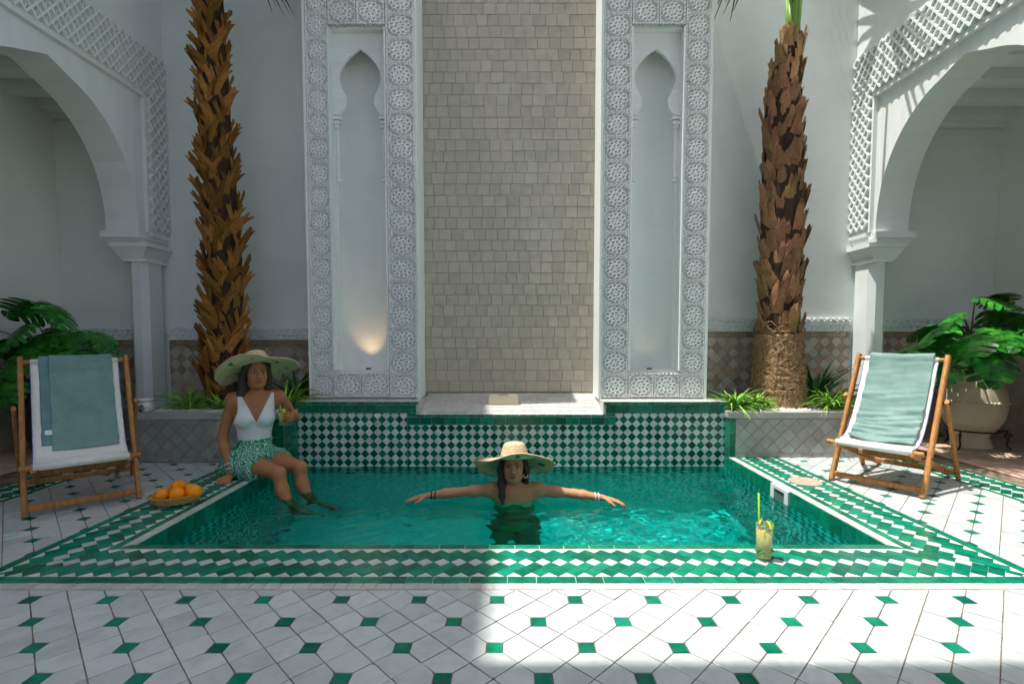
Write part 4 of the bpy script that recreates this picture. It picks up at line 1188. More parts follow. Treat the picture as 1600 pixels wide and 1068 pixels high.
exL = [(-3.900, 4.2, 1.25, .32, R(170), R(8), R(38)), (-3.780, 4.18, 1.27, .30, R(-40), R(32), R(-30)), (-3.920, 4.15, 1.12, .30, R(-110), R(40), R(0)), (-3.540, 4.2, 1.04, .24, R(5), R(25), R(15)), (-4.170, 4.1, .90, .32, R(-130), R(50), R(0)), (-3.870, 4.05, .95, .30, R(-90), R(55), R(5)), (-3.580, 4.1, .88, .28, R(-40), R(50), R(0)), (-4.120, 4.0, .75, .30, R(-100), R(60), R(10)),
       (-4.220, 4.0, 0.62, .28, R(-110), R(60), R(-10)), (-3.970, 3.98, 0.72, .28, R(-80), R(62), R(0)), (-3.420, 4.15, 0.98, .21, R(-10), R(40), R(-20)), (-4.260, 4.1, 1.06, .25, R(-160), R(30), R(0))]
monstera('dark green monstera behind the deckchair in the left gallery', (-3.95, 4.4, 0.60), leaves_around(-3.88, 4.32, 0.88, 0.36, 10, 9, 0.24, exL), 9)

urn = empty('plant_urn', (4.17, 4.52, 0.0065), 0, 'large round cream clay urn with rope band holding the right monstera', 'urn')
pf = [(0.0, 0.0), (0.175, 0.0), (0.178, 0.03), (0.155, 0.05), (0.165, 0.075), (0.14, 0.09), (0.15, 0.13), (0.215, 0.19), (0.262, 0.27), (0.283, 0.36), (0.285, 0.44), (0.268, 0.53), (0.235, 0.61), (0.195, 0.665), (0.182, 0.685), (0.205, 0.70), (0.21, 0.715), (0.18, 0.722), (0.165, 0.70), (0.16, 0.62), (0.0, 0.62)]
pf = [(r_*.83, z) for r_, z in pf]
MB().lathe(pf, 56).build('body', 'urn_clay', urn, smooth=True)
rp = MB(); n = 180; pts = []
for k in range(n+1):
    a = 2*math.pi*k/n; r_ = 0.240+0.004*math.cos(a*48); pts.append((r_*math.cos(a), r_*math.sin(a), 0.425+0.006*math.sin(a*48)))
rp.tube(pts, 0.009, 6, cap=False).build('rope_band', 'urn_clay', urn, smooth=True)
st = empty('urn_stand', (4.17, 4.52, 0.0065), 0, 'black wrought iron stand round the foot of the cream urn', 'stand')
m = MB(); m.tube([(0.195*math.cos(a), 0.195*math.sin(a), 0.165) for a in np.linspace(0, 2*math.pi, 41)], 0.008, 6, cap=False); m.build('ring', 'iron', st, smooth=True)
for k in range(3):
    a = R(-150+k*120); d = Vector((math.cos(a), math.sin(a), 0))
    m = MB(); m.tube([d*0.195+Vector((0, 0, .165)), d*0.24+Vector((0, 0, .17)), d*0.25+Vector((0, 0, .11)), d*0.235+Vector((0, 0, .04)), d*0.27+Vector((0, 0, .006))], 0.008, 6)
    m.tube([d*(0.24+0.03*math.cos(b_)*(1-b_/8))+Vector((0, 0, .125+0.03*math.sin(b_)*(1-b_/8))) for b_ in np.linspace(0, 6.5, 16)], 0.006, 5)
    m.build('leg', 'iron', st, smooth=True)
dp = empty('plant_pot', (-3.95, 4.4, 0), 0, 'dark glazed pot holding the left monstera behind the deckchair', 'pot')
MB().lathe([(0.0, 0.0), (0.2, 0.0), (0.25, 0.2), (0.30, 0.42), (0.31, 0.58), (0.33, 0.60), (0.33, 0.64), (0.29, 0.64), (0.28, 0.58), (0.0, 0.58)], 40).build('body', 'dark_pot', dp, smooth=True)

def tuft(label, x, y, z, n, L, seed, mat='spider_leaf', up=0.7, w=0.0065, group='grassy plants in the planters'):
    T = empty('spider_plant', (x, y, z), 0, label, 'plant', group); g = random.Random(seed); m = MB()
    for i in range(n):
        a = g.uniform(0, 6.283); l = L*g.uniform(.6, 1.15); el = R(g.uniform(35, 85)); d = Vector((math.cos(a), math.sin(a), 0)); sdv = Vector((-math.sin(a), math.cos(a), 0)); k = len(m.v)
        b0 = Vector((g.uniform(-.03, .03), g.uniform(-.03, .03), -0.01)); ns = 6; dr = g.uniform(.5, 1.0)*(1.25-up)
        for q in range(ns+1):
            t = q/ns; p = b0+d*(l*t*math.cos(el)+l*.35*t*t)+Vector((0, 0, l*t*math.sin(el)-dr*l*t**2.4*1.3)); p.z = max(p.z, -0.30)
            ww = w*(0.7+0.6*math.sin(math.pi*min(1, t*1.0+.05)))*(1-t**4)+.0006
            m.v += [tuple(p-sdv*ww), tuple(p+Vector((0, 0, -ww*.7))), tuple(p+sdv*ww)]
        for q in range(ns): c = k+q*3; m.f += [(c, c+1, c+4, c+3), (c+1, c+2, c+5, c+4)]
    m.build('leaves', mat, T); return T
tuft('bright green spider plant at the left end of the left planter', -2.72, 4.24, 0.39, 70, 0.33, 1)
tuft('green spider plant beside the base of the left palm', -2.45, 4.20, 0.39, 40, 0.28, 2)
tuft('green grassy plant behind the seated woman and her glass', -1.93, 4.32, 0.39, 70, 0.40, 3)
tuft('tall dark strap leaved plant against the wall behind the seated woman', -2.02, 4.68, 0.38, 40, 0.52, 4, 'dark_leaf', 0.95, 0.011)
tuft('yellow green spider plant at the left corner of the right planter', 1.93, 4.32, 0.375, 90, 0.33, 5)
tuft('low yellow green spider plant in front of the right palm', 2.14, 4.36, 0.375, 90, 0.26, 6)
tuft('bushy yellow green spider plant right of the fibrous palm base', 2.76, 4.34, 0.375, 100, 0.34, 7)
tuft('spider plant beside the right deckchair frame', 2.93, 4.42, 0.375, 80, 0.32, 17)
tuft('tall dark strap leaved plant between the right palm and the column', 2.86, 4.70, 0.37, 46, 0.55, 8, 'dark_leaf', 0.95, 0.012)

# ------------------------------------------------------------------ deckchairs and towels
def catmull(pts, n):
    P_ = [Vector(p) for p in pts]; P_ = [P_[0]*2-P_[1]]+P_+[P_[-1]*2-P_[-2]]; out = []
    for i in range(1, len(P_)-2):
        for k in range(n):
            t = k/n; a, b_, c, d = P_[i-1:i+3]
            out.append(0.5*((2*b_)+(c-a)*t+(2*a-5*b_+4*c-d)*t*t+(3*b_-a-3*c+d)*t**3))
    out.append(P_[-2]); return out
SEAT = [(0, .435, .848), (0, .395, .78), (0, .325, .63), (0, .235, .47), (0, .14, .355), (0, .05, .305), (0, -.05, .302)]
def cloth_strip(curve, x0, x1, nx, off, amp, seed, thick, lo=0, hi=None, fold=0.0):
    cs = catmull(curve, 10); hi = len(cs) if hi is None else hi; cs2 = cs[lo:hi]; m = MB(); v = []
    N = len(cs2)
    for i, p in enumerate(cs2):
        a, b_ = cs2[max(i-1, 0)], cs2[min(i+1, N-1)]; t = (b_-a).normalized(); nrm = Vector((0, -t.z, t.y)); nrm = nrm if nrm.z > 0 or nrm.y < 0 else -nrm
        if nrm.y > 0: nrm = -nrm
        for k in range(nx+1):
            u = k/nx; x = x0+(x1-x0)*u
            w = noise.noise(Vector((x*5+seed, i*0.16, seed*3)))*amp+noise.noise(Vector((x*13, i*0.42+seed, seed)))*amp*.45
            w += fold*(0.5+0.5*math.tanh((i/max(N-1, 1)-.62)*9))*abs(noise.noise(Vector((x*2.2+seed, i*0.42+x*3, seed))))
            sag = -0.012*math.sin(math.pi*(x/0.46+.5)) if abs(x) < .23 else 0
            ed = 0.004*noise.noise(Vector((i*.3, seed, k*7.0))) if k in (0, nx) else 0
            v.append(p+nrm*(off+w+sag)+Vector((x+ed, 0, 0)))
    for i in range(N-1):
        for k in range(nx): a = i*(nx+1)+k; m.f.append((a, a+1, a+nx+2, a+nx+1))
    m.v = [tuple(p) for p in v]; return m
def solid(o, t, offset=-1.0):
    md = o.modifiers.new('thickness', 'SOLIDIFY'); md.thickness = t; md.offset = offset; return o
def deckchair(loc, ang, label):
    C = empty('deckchair', (*loc, 0.0), ang, label, 'deckchair', 'wooden deckchairs by the pool')
    hw = 0.256
    for s in (-1, 1):
        MB().rbar((s*hw, 0, 0.0), (s*hw, 0.445, 0.875), 0.026, 0.05, up=(0, 1, 0)).build('back_rail', 'wood', C)
        MB().rbar((s*(hw-.045), -0.075, 0.285), (s*(hw-.045), 0.80, 0.022), 0.024, 0.045).build('seat_rail', 'wood', C)
        MB().rbar((s*(hw+.033), 0.30, 0.585), (s*(hw+.033), 0.70, 0.0), 0.022, 0.042, up=(0, 1, 0)).build('prop_leg', 'wood', C)
        MB().tube([(s*(hw-.07), .105, .235), (s*(hw+.02), .105, .235)], .008, 8).build('pivot_bolt', 'iron', C)
        MB().tube([(s*(hw-.02), .315, .57), (s*(hw+.05), .315, .57)], .008, 8).build('pivot_bolt', 'iron', C)
    MB().rbar((-hw+.014, 0.022, 0.045), (hw-.014, 0.022, 0.045), 0.024, 0.036).build('front_bar', 'wood', C)
    MB().tube([(-hw-.012, .43, .848), (hw+.012, .43, .848)], .014, 12).build('top_bar', 'wood', C)
    MB().tube([(-hw-.012, -.06, .284), (hw+.012, -.06, .284)], .016, 12).build('seat_bar', 'wood', C)
    MB().rbar((-hw-.02, .655, .06), (hw+.02, .655, .06), .02, .034).build('rear_bar', 'wood', C)
    MB().rbar((-hw+.06, .30, .178), (hw-.06, .30, .178), .02, .034).build('cross_bar', 'wood', C)
    sl = cloth_strip(SEAT, -0.212, 0.212, 16, 0.006, 0.004, 3, .003).build('sling', 'canvas', C, smooth=True); solid(sl, 0.003)
    r = MB(); r.tube([(-.212, -.06, .287), (.212, -.06, .287)], .021, 14); r.build('sling_hem', 'canvas', C, smooth=True)
    MB().tube([(-.212, .432, .848), (.212, .432, .848)], .0185, 14).build('sling_hem', 'canvas', C, smooth=True)
    for s in (-1, 1):
        pp = MB(); cs = catmull(SEAT, 6); pp.tube([p+Vector((s*.213, -.004, .004)) for p in cs], .0025, 5); pp.build('piping', 'blue_piping', C)
    return C
def towel(loc, ang, label, x0, x1, end, seed, fold):
    T = empty('towel', (*loc, 0.0), ang, label, 'towel', 'grey green towels on the deckchairs')
    cur = [(0, .50, .70), (0, .48, .80), (0, .452, .872), (0, .418, .862)]+SEAT[1:]
    m = cloth_strip(cur, x0, x1, 40, 0.016, 0.008, seed, .012, 0, end, 0.0 if fold else 0.06); o = m.build('towel_sheet', 'towel', T, smooth=True); solid(o, 0.012, 0.0)
    md = o.modifiers.new('s', 'SUBSURF'); md.levels = 1; md.render_levels = 1
    if fold:
        m = cloth_strip(cur, x0-0.045, x0+0.03, 6, 0.008, 0.003, seed+4, .01, 6, end-4); o = m.build('folded_edge', 'towel_fold', T, smooth=True); solid(o, 0.01, 0.0)
        m = cloth_strip(cur, x0-0.03, x0+0.012, 3, 0.016, 0.0, seed, .01, end-12, end-9); o = m.build('care_tag', 'white_cloth', T); solid(o, .002)
    return T
CR = ((2.234+2.577)/2, (3.514+3.063)/2); CL = ((-2.7-2.314)/2, (2.733+3.088)/2)
deckchair(CR, R(-52.8), 'wooden deckchair with white sling standing in the sun right of the pool')
towel(CR, R(-52.8), 'thick sea green towel over the sunlit right deckchair', -.178, .192, 82, 2, False)
deckchair(CL, R(42.6), 'wooden deckchair with white sling standing in the shade left of the pool')
towel(CL, R(42.6), 'folded sea green towel hanging on the shaded left deckchair', -.130, .182, 74, 7, True)

# ------------------------------------------------------------------ bodies from blended volumes
class Field:
    def __init__(s, lo, hi, h):
        s.lo = np.array(lo, float); s.h = h; s.n = np.ceil((np.array(hi)-s.lo)/h).astype(int)+1
        s.F = np.full(s.n, 0.2, np.float32)
    def _sub(s, a, b):
        i0 = np.maximum(np.floor((a-s.lo)/s.h).astype(int), 0); i1 = np.minimum(np.ceil((b-s.lo)/s.h).astype(int)+1, s.n)
        if np.any(i1 <= i0): return None
        ax = [s.lo[k]+s.h*np.arange(i0[k], i1[k]) for k in range(3)]
        sl = tuple(slice(i0[k], i1[k]) for k in range(3))
        return sl, ax[0][:, None, None], ax[1][None, :, None], ax[2][None, None, :]
    def _mix(s, sl, d, k, sub=False):
        F = s.F[sl]; d = d.astype(np.float32)
        if sub:
            d = -d; h = np.clip(0.5-0.5*(F-d)/k, 0, 1); s.F[sl] = F*(1-h)+d*h+k*h*(1-h); return
        h = np.clip(0.5+0.5*(F-d)/k, 0, 1); s.F[sl] = F*(1-h)+d*h-k*h*(1-h)
    def cap(s, a, b, ra, rb=None, k=0.02, sub=False):
        rb = ra if rb is None else rb; a = np.array(a, float); b = np.array(b, float); m = max(ra, rb)+k+0.03
        r_ = s._sub(np.minimum(a, b)-m, np.maximum(a, b)+m)
        if r_ is None: return s
        sl, X, Y, Z = r_; ab = b-a; L2 = ab.dot(ab)+1e-12
        t = np.clip(((X-a[0])*ab[0]+(Y-a[1])*ab[1]+(Z-a[2])*ab[2])/L2, 0, 1)
        d = np.sqrt((X-a[0]-t*ab[0])**2+(Y-a[1]-t*ab[1])**2+(Z-a[2]-t*ab[2])**2)-(ra+(rb-ra)*t)
        s._mix(sl, d, k, sub); return s
    def chain(s, pts, rads, k=0.02):
        for i in range(len(pts)-1): s.cap(pts[i], pts[i+1], rads[i], rads[i+1], k)
        return s
    def ell(s, c, r_, M=None, k=0.02, sub=False):
        c = np.array(c, float); r_ = np.array(r_, float); m = r_.max()+k+0.03; q = s._sub(c-m, c+m)
        if q is None: return s
        sl, X, Y, Z = q; X, Y, Z = X-c[0], Y-c[1], Z-c[2]
        if M is not None:                       # columns of M are the local axes
            U = X*M[0][0]+Y*M[1][0]+Z*M[2][0]; V = X*M[0][1]+Y*M[1][1]+Z*M[2][1]; W = X*M[0][2]+Y*M[1][2]+Z*M[2][2]
        else: U, V, W = X, Y, Z
        k0 = np.sqrt((U/r_[0])**2+(V/r_[1])**2+(W/r_[2])**2); k1 = np.sqrt((U/r_[0]**2)**2+(V/r_[1]**2)**2+(W/r_[2]**2)**2)+1e-9
        s._mix(sl, k0*(k0-1)/k1, k, sub); return s
    def copy(s):
        o = Field.__new__(Field); o.lo, o.h, o.n, o.F = s.lo, s.h, s.n, s.F.copy(); return o
    def grid(s):
        return [s.lo[k]+s.h*np.arange(s.n[k]) for k in range(3)]
    def mesh(s, name, mat, parent=None, color=None):
        F = s.F; S = F < 0
        n = S.shape; c = np.zeros((n[0]-1, n[1]-1, n[2]-1), np.int8)
        for i in (0, 1):
            for j in (0, 1):
                for k in (0, 1): c += S[i:n[0]-1+i, j:n[1]-1+j, k:n[2]-1+k]
        act = (c > 0) & (c < 8); ac = np.argwhere(act); idx = np.full(act.shape, -1, np.int32); idx[act] = np.arange(len(ac))
        acc = np.zeros((len(ac), 3)); cnt = np.zeros(len(ac))
        cr = [(i, j, k) for i in (0, 1) for j in (0, 1) for k in (0, 1)]
        vals = {q: F[ac[:, 0]+q[0], ac[:, 1]+q[1], ac[:, 2]+q[2]] for q in cr}
        for a in cr:
            for d in range(3):
                if a[d] == 0:
                    b = list(a); b[d] = 1; b = tuple(b); fa, fb = vals[a], vals[b]; mk = (fa < 0) != (fb < 0)
                    t = np.where(mk, fa/(fa-fb+1e-12*(fa == fb)), 0); p = np.array(a, float)[None, :].repeat(len(ac), 0); p[:, d] = t
                    acc += p*mk[:, None]; cnt += mk
        V = s.lo+s.h*(ac+acc/cnt[:, None]); faces = []
        for d in range(3):
            e, f = (d+1) % 3, (d+2) % 3
            sl0 = [slice(None)]*3; sl1 = [slice(None)]*3; sl0[d] = slice(0, n[d]-1); sl1[d] = slice(1, n[d])
            A_ = S[tuple(sl0)]; B_ = S[tuple(sl1)]; ed = np.argwhere(A_ != B_)
            ed = ed[(ed[:, e] > 0) & (ed[:, f] > 0) & (ed[:, e] < n[e]-1) & (ed[:, f] < n[f]-1)]
            ins = A_[ed[:, 0], ed[:, 1], ed[:, 2]]
            def cell(de, df):
                q = ed.copy(); q[:, e] += de; q[:, f] += df; return idx[q[:, 0], q[:, 1], q[:, 2]]
            q = np.stack([cell(-1, -1), cell(0, -1), cell(0, 0), cell(-1, 0)], 1); q[~ins] = q[~ins][:, ::-1]; faces.append(q)
        f = np.concatenate(faces); f = f[(f >= 0).all(1)]
        me = bpy.data.meshes.new(name); me.from_pydata(V.tolist(), [], f.tolist()); me.update(); me.shade_smooth(); me.materials.append(MATS[mat])
        if color is not None:
            ca = me.color_attributes.new('Col', 'FLOAT_COLOR', 'POINT'); C = np.ones((len(V), 4), np.float32); C[:, :3] = color(V); ca.data.foreach_set('color', C.ravel())
        return link(name, me, parent)

def basis(fwd, upv=(0, 0, 1), roll=0.0):
    """columns: x (to the figure's left as the camera sees its right), y = backwards, z = up"""
    f = Vector(fwd).normalized(); u = Vector(upv); x = f.cross(u).normalized() * -1; x = u.cross(f).normalized()*1.0
    u = f.cross(x).normalized()*-1 if False else x.cross(-f).normalized()
    M = Matrix((x, -f, u)).transposed()
    return M @ Matrix.Rotation(roll, 3, 'Y')

def head(Fd, c, M, s=1.0):
    c = Vector(c); mm = [list(r_) for r_ in M]
    W = lambda x, y, z: tuple(c+M @ Vector((x*s, y*s, z*s)))
    E = lambda p, r_, k=0.015, sub=False: Fd.ell(W(*p), [q*s for q in r_], mm, k, sub)
    E((0, .014, .032), (.073, .090, .086), .02)
    E((0, -.030, -.028), (.055, .060, .082), .03)
    E((0, -.055, -.086), (.030, .028, .024), .03)
    for q in (-1, 1):
        E((q*.034, -.056, -.030), (.027, .026, .028), .03); E((q*.074, .008, -.008), (.009, .020, .030), .008)
        E((q*.034, -.018, -.075), (.024, .036, .026), .03)
    Fd.cap(W(-.040, -.074, .022), W(.040, -.074, .022), .011*s, .011*s, .02*s)
    for q in (-1, 1): E((q*.030, -.100, .003), (.019, .018, .012), .014, True)
    Fd.cap(W(0, -.082, .012), W(0, -.104, -.030), .0075*s, .0105*s, .012*s)
    for q in (-1, 1): E((q*.011, -.094, -.034), (.0085, .010, .008), .008)
    E((0, -.088, -.057), (.021, .010, .0055), .006); E((0, -.086, -.067), (.018, .010, .0065), .006)
    E((0, -.094, -.0618), (.018, .006, .0014), .002, True)
    return W
def face_parts(P, c, M, s=1.0):
    c = Vector(c)
    for q in (-1, 1):
        m = MB().sphere((0, 0, 0), (.0135*s, .0120*s, .0068*s), 14, 10); e = m.build('eye', 'eye_white', P, smooth=True)
        e.matrix_local = Matrix.Translation(c+M @ Vector((q*.030*s, -.0735*s, .003*s))) @ M.to_4x4()
        i = MB().sphere((0, -.0088*s, 0), (.0068*s, .0045*s, .0066*s), 10, 8).build('iris', 'eye_dark', e, smooth=True)
        l = MB().tube([(q*t*s-.0*s, y*s, z*s) for t, y, z in ((-.016, -.006, .003), (-.006, -.0135, .0095), (.006, -.0125, .0095), (.017, -.003, .002))], .0017*s, 5).build('eyelash', 'hair', e)
        b = MB().tube([(q*x*s, y*s, z*s) for x, y, z in ((.013, -.088, .0235), (.026, -.0875, .0285), (.040, -.079, .0275), (.050, -.066, .021))], [.0030*s, .0036*s, .003*s, .0012*s], 6).build('eyebrow', 'hair', P, smooth=True)
        b.matrix_local = Matrix.Translation(c) @ M.to_4x4()

def hand(Fd, wrist, d, n, thumb, curl=0.25, spread=0.12, s=1.0, k=0.006):
    """d: finger direction, n: way the palm faces, thumb: +1/-1 side along d x n"""
    w = Vector(wrist); d = Vector(d).normalized(); n = Vector(n); n = (n-d*n.dot(d)).normalized(); l = d.cross(n)*thumb
    M = Matrix((d, l, n)).transposed(); mm = [list(r_) for r_ in M]
    Fd.ell(w+d*.042*s, (.050*s, .036*s, .0155*s), mm, .014)
    tips = []
    for i, (L, off) in enumerate(((.068, .027), (.077, .0095), (.070, -.0085), (.055, -.0255))):
        a = w+d*(.078-.006*abs(i-1.2))*s+l*off*s; ang = (off/.027)*spread; dr = (d*math.cos(ang)+l*math.sin(ang)).normalized(); c = curl
        p = a
        for seg, (fr_, r0, r1) in enumerate(((.45, .0092, .0082), (.30, .0082, .0074), (.25, .0074, .0058))):
            dd = (dr*math.cos(c)+n*math.sin(c)).normalized(); q = p+dd*L*fr_*s; Fd.cap(p, q, r0*s, r1*s, k); p = q; c += curl*1.25
        tips.append(p)
    a = w+d*.022*s+l*.026*s; b = a+(d*.62+l*.72+n*.22).normalized()*.042*s; c2 = b+(d*.86+l*.36+n*.30).normalized()*.034*s
    Fd.cap(a, b, .0125*s, .0105*s, .010); Fd.cap(b, c2, .0102*s, .0072*s, k)
    return tips, b, c2

def lerp(a, b, t): return Vector(a)*(1-t)+Vector(b)*t

# ---- seated woman
def seated_woman():
    P = empty('person', (-1.92, 3.66, 0.0), 0, 'woman in white sleeveless top, green print shorts and straw hat seated on the pool edge', 'person')
    off = Vector(P.location)
    h = 0.0046
    fd = Field((-2.20, 3.20, -0.46), (-1.10, 4.05, 0.90), h)
    f = Vector((.42, -.91, 0)); M = basis(f); mm = [list(r_) for r_ in M]; l = M @ Vector((1, 0, 0))      # l: image right
    up = Vector((0, 0, 1))
    pel = Vector((-1.912, 3.675, .105)); wst = Vector((-1.892, 3.675, .27)); rib = Vector((-1.884, 3.665, .415)); nkb = Vector((-1.872, 3.675, .585)); hd = Vector((-1.852, 3.645, .742))
    shR = nkb-l*.150+up*(-.034); shL = nkb+l*.150+up*(-.028)
    torso = fd
    torso.ell(pel, (.160, .120, .112), mm, .05); torso.ell(pel-l*.075+Vector((0, 0, -.035)), (.10, .125, .075), mm, .05); torso.ell(pel+l*.075+Vector((0, 0, -.035)), (.10, .125, .075), mm, .05)
    torso.ell(wst, (.102, .080, .13), mm, .05); torso.ell(rib, (.124, .090, .135), mm, .05)
    for s in (-1, 1): torso.ell(rib+l*s*.066+f*.072+up*.012, (.066, .060, .064), mm, .03)
    torso.cap(shR+l*.03, shL-l*.03, .055, .055, .05); torso.ell(nkb-up*.06, (.135, .075, .07), mm, .05)
    tc = torso.copy()
    fd.cap(nkb-up*.03, hd-up*.06+M @ Vector((0, .015, 0)), .048, .042, .03)
    Mh = basis((.60, -.80, .02), (.06, 0.0, 1.0)); W = head(fd, hd, Mh, 0.97)
    # right arm props on the edge
    elR = Vector((-2.085, 3.60, .285)); wrR = Vector((-1.992, 3.525, .052))
    fd.ell(shR, (.051, .051, .051), None, .03); fd.chain([shR, lerp(shR, elR, .45), elR], [.044, .038, .031], .025)
    fd.chain([elR, lerp(elR, wrR, .3), wrR], [.031, .032, .021], .02)
    hand(fd, wrR+Vector((.002, -.010, -.026)), (.10, -.95, -.22), (0, -.15, -1), -1, curl=.10, spread=.26)
    # left arm bent, holding the glass
    elL = Vector((-1.690, 3.895, .385)); wrL = Vector((-1.640, 3.735, .415))
    fd.ell(shL, (.050, .050, .050), None, .03); fd.chain([shL, lerp(shL, elL, .45), elL], [.043, .037, .031], .025); fd.chain([elL, lerp(elL, wrL, .3), wrL], [.031, .032, .021], .02)
    gl = Vector((-1.645, 3.625, .405))
    hand(fd, wrL+Vector((.012, -.012, .0)), (.30, -.92, .06), (-.95, -.30, .05), -1, curl=.52, spread=.05)
    # legs over the edge into the water
    hR, hL = pel-l*.085+Vector((0, 0, -.02)), pel+l*.085+Vector((0, 0, -.02))
    k1 = Vector((-1.612, 3.440, .060)); k2 = Vector((-1.520, 3.570, .068)); a1 = Vector((-1.46, 3.36, -.29)); a2 = Vector((-1.40, 3.50, -.29))
    for hp, kn, an, toe in ((hR, k1, a1, Vector((.20, -.05, -.055))), (hL, k2, a2, Vector((.19, -.06, -.07)))):
        fd.chain([hp+Vector((0, 0, .005)), lerp(hp, kn, .5)+up*.010, kn], [.082, .066, .046], .035)
        fd.ell(kn+f*.010, (.044, .044, .046), None, .025)
        fd.chain([kn, lerp(kn, an, .32)+Vector((-.016, 0, 0)), lerp(kn, an, .7), an], [.042, .045, .033, .026], .02)
        he = an+Vector((-.02, 0, -.035)); bl = an+toe*.72; tp = an+toe
        fd.ell(he, (.032, .03, .03), None, .02); fd.chain([an, bl, tp], [.033, .026, .014], .02)
    def colr(V):
        C = np.tile(np.array([.42, .185, .085]), (len(V), 1)); L_ = (V-np.array(hd))@np.array([list(r_) for r_ in Mh])
        lips = ((L_[:, 0]/.023)**2+((L_[:, 2]+.060)/.0115)**2 < 1) & (L_[:, 1] < -.06); C[lips] = (.33, .085, .07)
        ck = np.exp(-(((np.abs(L_[:, 0])-.038)/.022)**2+((L_[:, 2]+.028)/.022)**2))*(L_[:, 1] < -.03); C += ck[:, None]*np.array([.05, -.01, -.01])
        return C
    b = fd.mesh('body', 'skin', P, colr); b.data.transform(Matrix.Translation(-off)); b.cycles.is_caustics_receiver = True
    face_parts(P, hd-off, Mh, .97)
    # white top: torso surface pushed out, cut at neckline, arms and waist
    X, Y, Z = [np.array(a) for a in tc.grid()]; X = X[:, None, None]; Y = Y[None, :, None]; Z = Z[None, None, :]
    lx = (X-nkb.x)*l.x+(Y-nkb.y)*l.y; fy = (X-nkb.x)*f.x+(Y-nkb.y)*f.y
    top = tc.copy()
    D = tc.F-.009+.0016*np.sin(lx*95+Z*30)*np.exp(-((Z-.50)/.05)**2)
    neck = (.395+np.abs(lx)*2.05+np.where(fy < 0.0, .16, 0.0))                  # V neckline, high at the back
    D = np.maximum(D, (Z-neck)*.42); D = np.maximum(D, .205-Z)
    arm = np.abs(lx)-(.118+.03*np.clip((.47-Z)/.08, 0, 1)); D = np.maximum(D, np.where(Z > .40, arm, -1.0)); D = np.maximum(D, Z-.60)
    top.F = D.astype(np.float32); o = top.mesh('top', 'white_cloth', P); o.data.transform(Matrix.Translation(-off))
    # shorts with a flared hem
    sk = Field((-2.25, 3.30, -0.02), (-1.45, 4.05, 0.33), .0055)
    sk.ell(pel, (.176, .132, .125), mm, .05); sk.ell(wst-up*.02, (.119, .092, .07), mm, .05)
    for hp, kn in ((hR, k1), (hL, k2)):
        sk.cap(hp, lerp(hp, kn, .46), .108, .112, .04)
    sk.ell(pel-f*.06-l*.06+Vector((0, 0, -.05)), (.17, .12, .06), mm, .05)
    X, Y, Z = [np.array(a) for a in sk.grid()]; X = X[:, None, None]; Y = Y[None, :, None]; Z = Z[None, None, :]
    ang = np.arctan2(Y-pel.y, X-pel.x); fade = np.clip((.16-Z)/.1, 0, 1)
    D = sk.F+.008*np.sin(ang*17+Z*14)*fade; legd = (k1+k2)/2-pel; legd = legd.normalized()
    t = (X-pel.x)*legd.x+(Y-pel.y)*legd.y; D = np.maximum(D, t-.192-.014*np.sin(ang*30)); D = np.maximum(D, Z-.268); D = np.maximum(D, .0-Z)
    sk.F = D.astype(np.float32); o = sk.mesh('shorts', 'print_cloth', P); o.data.transform(Matrix.Translation(-off))
    # hair
    hr = Field((-2.08, 3.50, .42), (-1.66, 3.90, .92), .005)
    Wf = lambda x, y, z: tuple(hd+Mh @ Vector((x, y, z))); mh = [list(r_) for r_ in Mh]
    hr.ell(Wf(0, .028, .040), (.084, .094, .088), mh, .02)
    for s in (-1, 1): hr.chain([Wf(s*.066, -.012, .045), Wf(s*.080, .012, -.03), Wf(s*.082, .03, -.11), Wf(s*.088, .05, -.17)], [.028, .028, .030, .018], .02)
    hr.chain([Wf(0, .07, 0), Wf(0, .085, -.10), Wf(-.02, .085, -.21)], [.075, .07, .05], .03); hr.chain([Wf(-.07, .05, -.06), Wf(-.09, .03, -.16), Wf(-.10, .0, -.215)], [.03, .03, .014], .02)
    o = hr.mesh('hair', 'hair', P); o.data.transform(Matrix.Translation(-off))
    for t in (.93, .80):                                             # thin bangles on the right wrist
        c = lerp(elR, wrR, t); ax = (wrR-elR).normalized(); x = ax.orthogonal().normalized(); y = ax.cross(x); rr = .030+.006*(1-t)*5
        MB().tube([c+x*math.cos(a)*rr+y*math.sin(a)*rr-off for a in np.linspace(0, 6.2832, 25)], .0035, 6, cap=False).build('bangle', 'silver', P, smooth=True)
    return hd, Mh, gl
hd1, Mh1, glass_at = seated_woman()

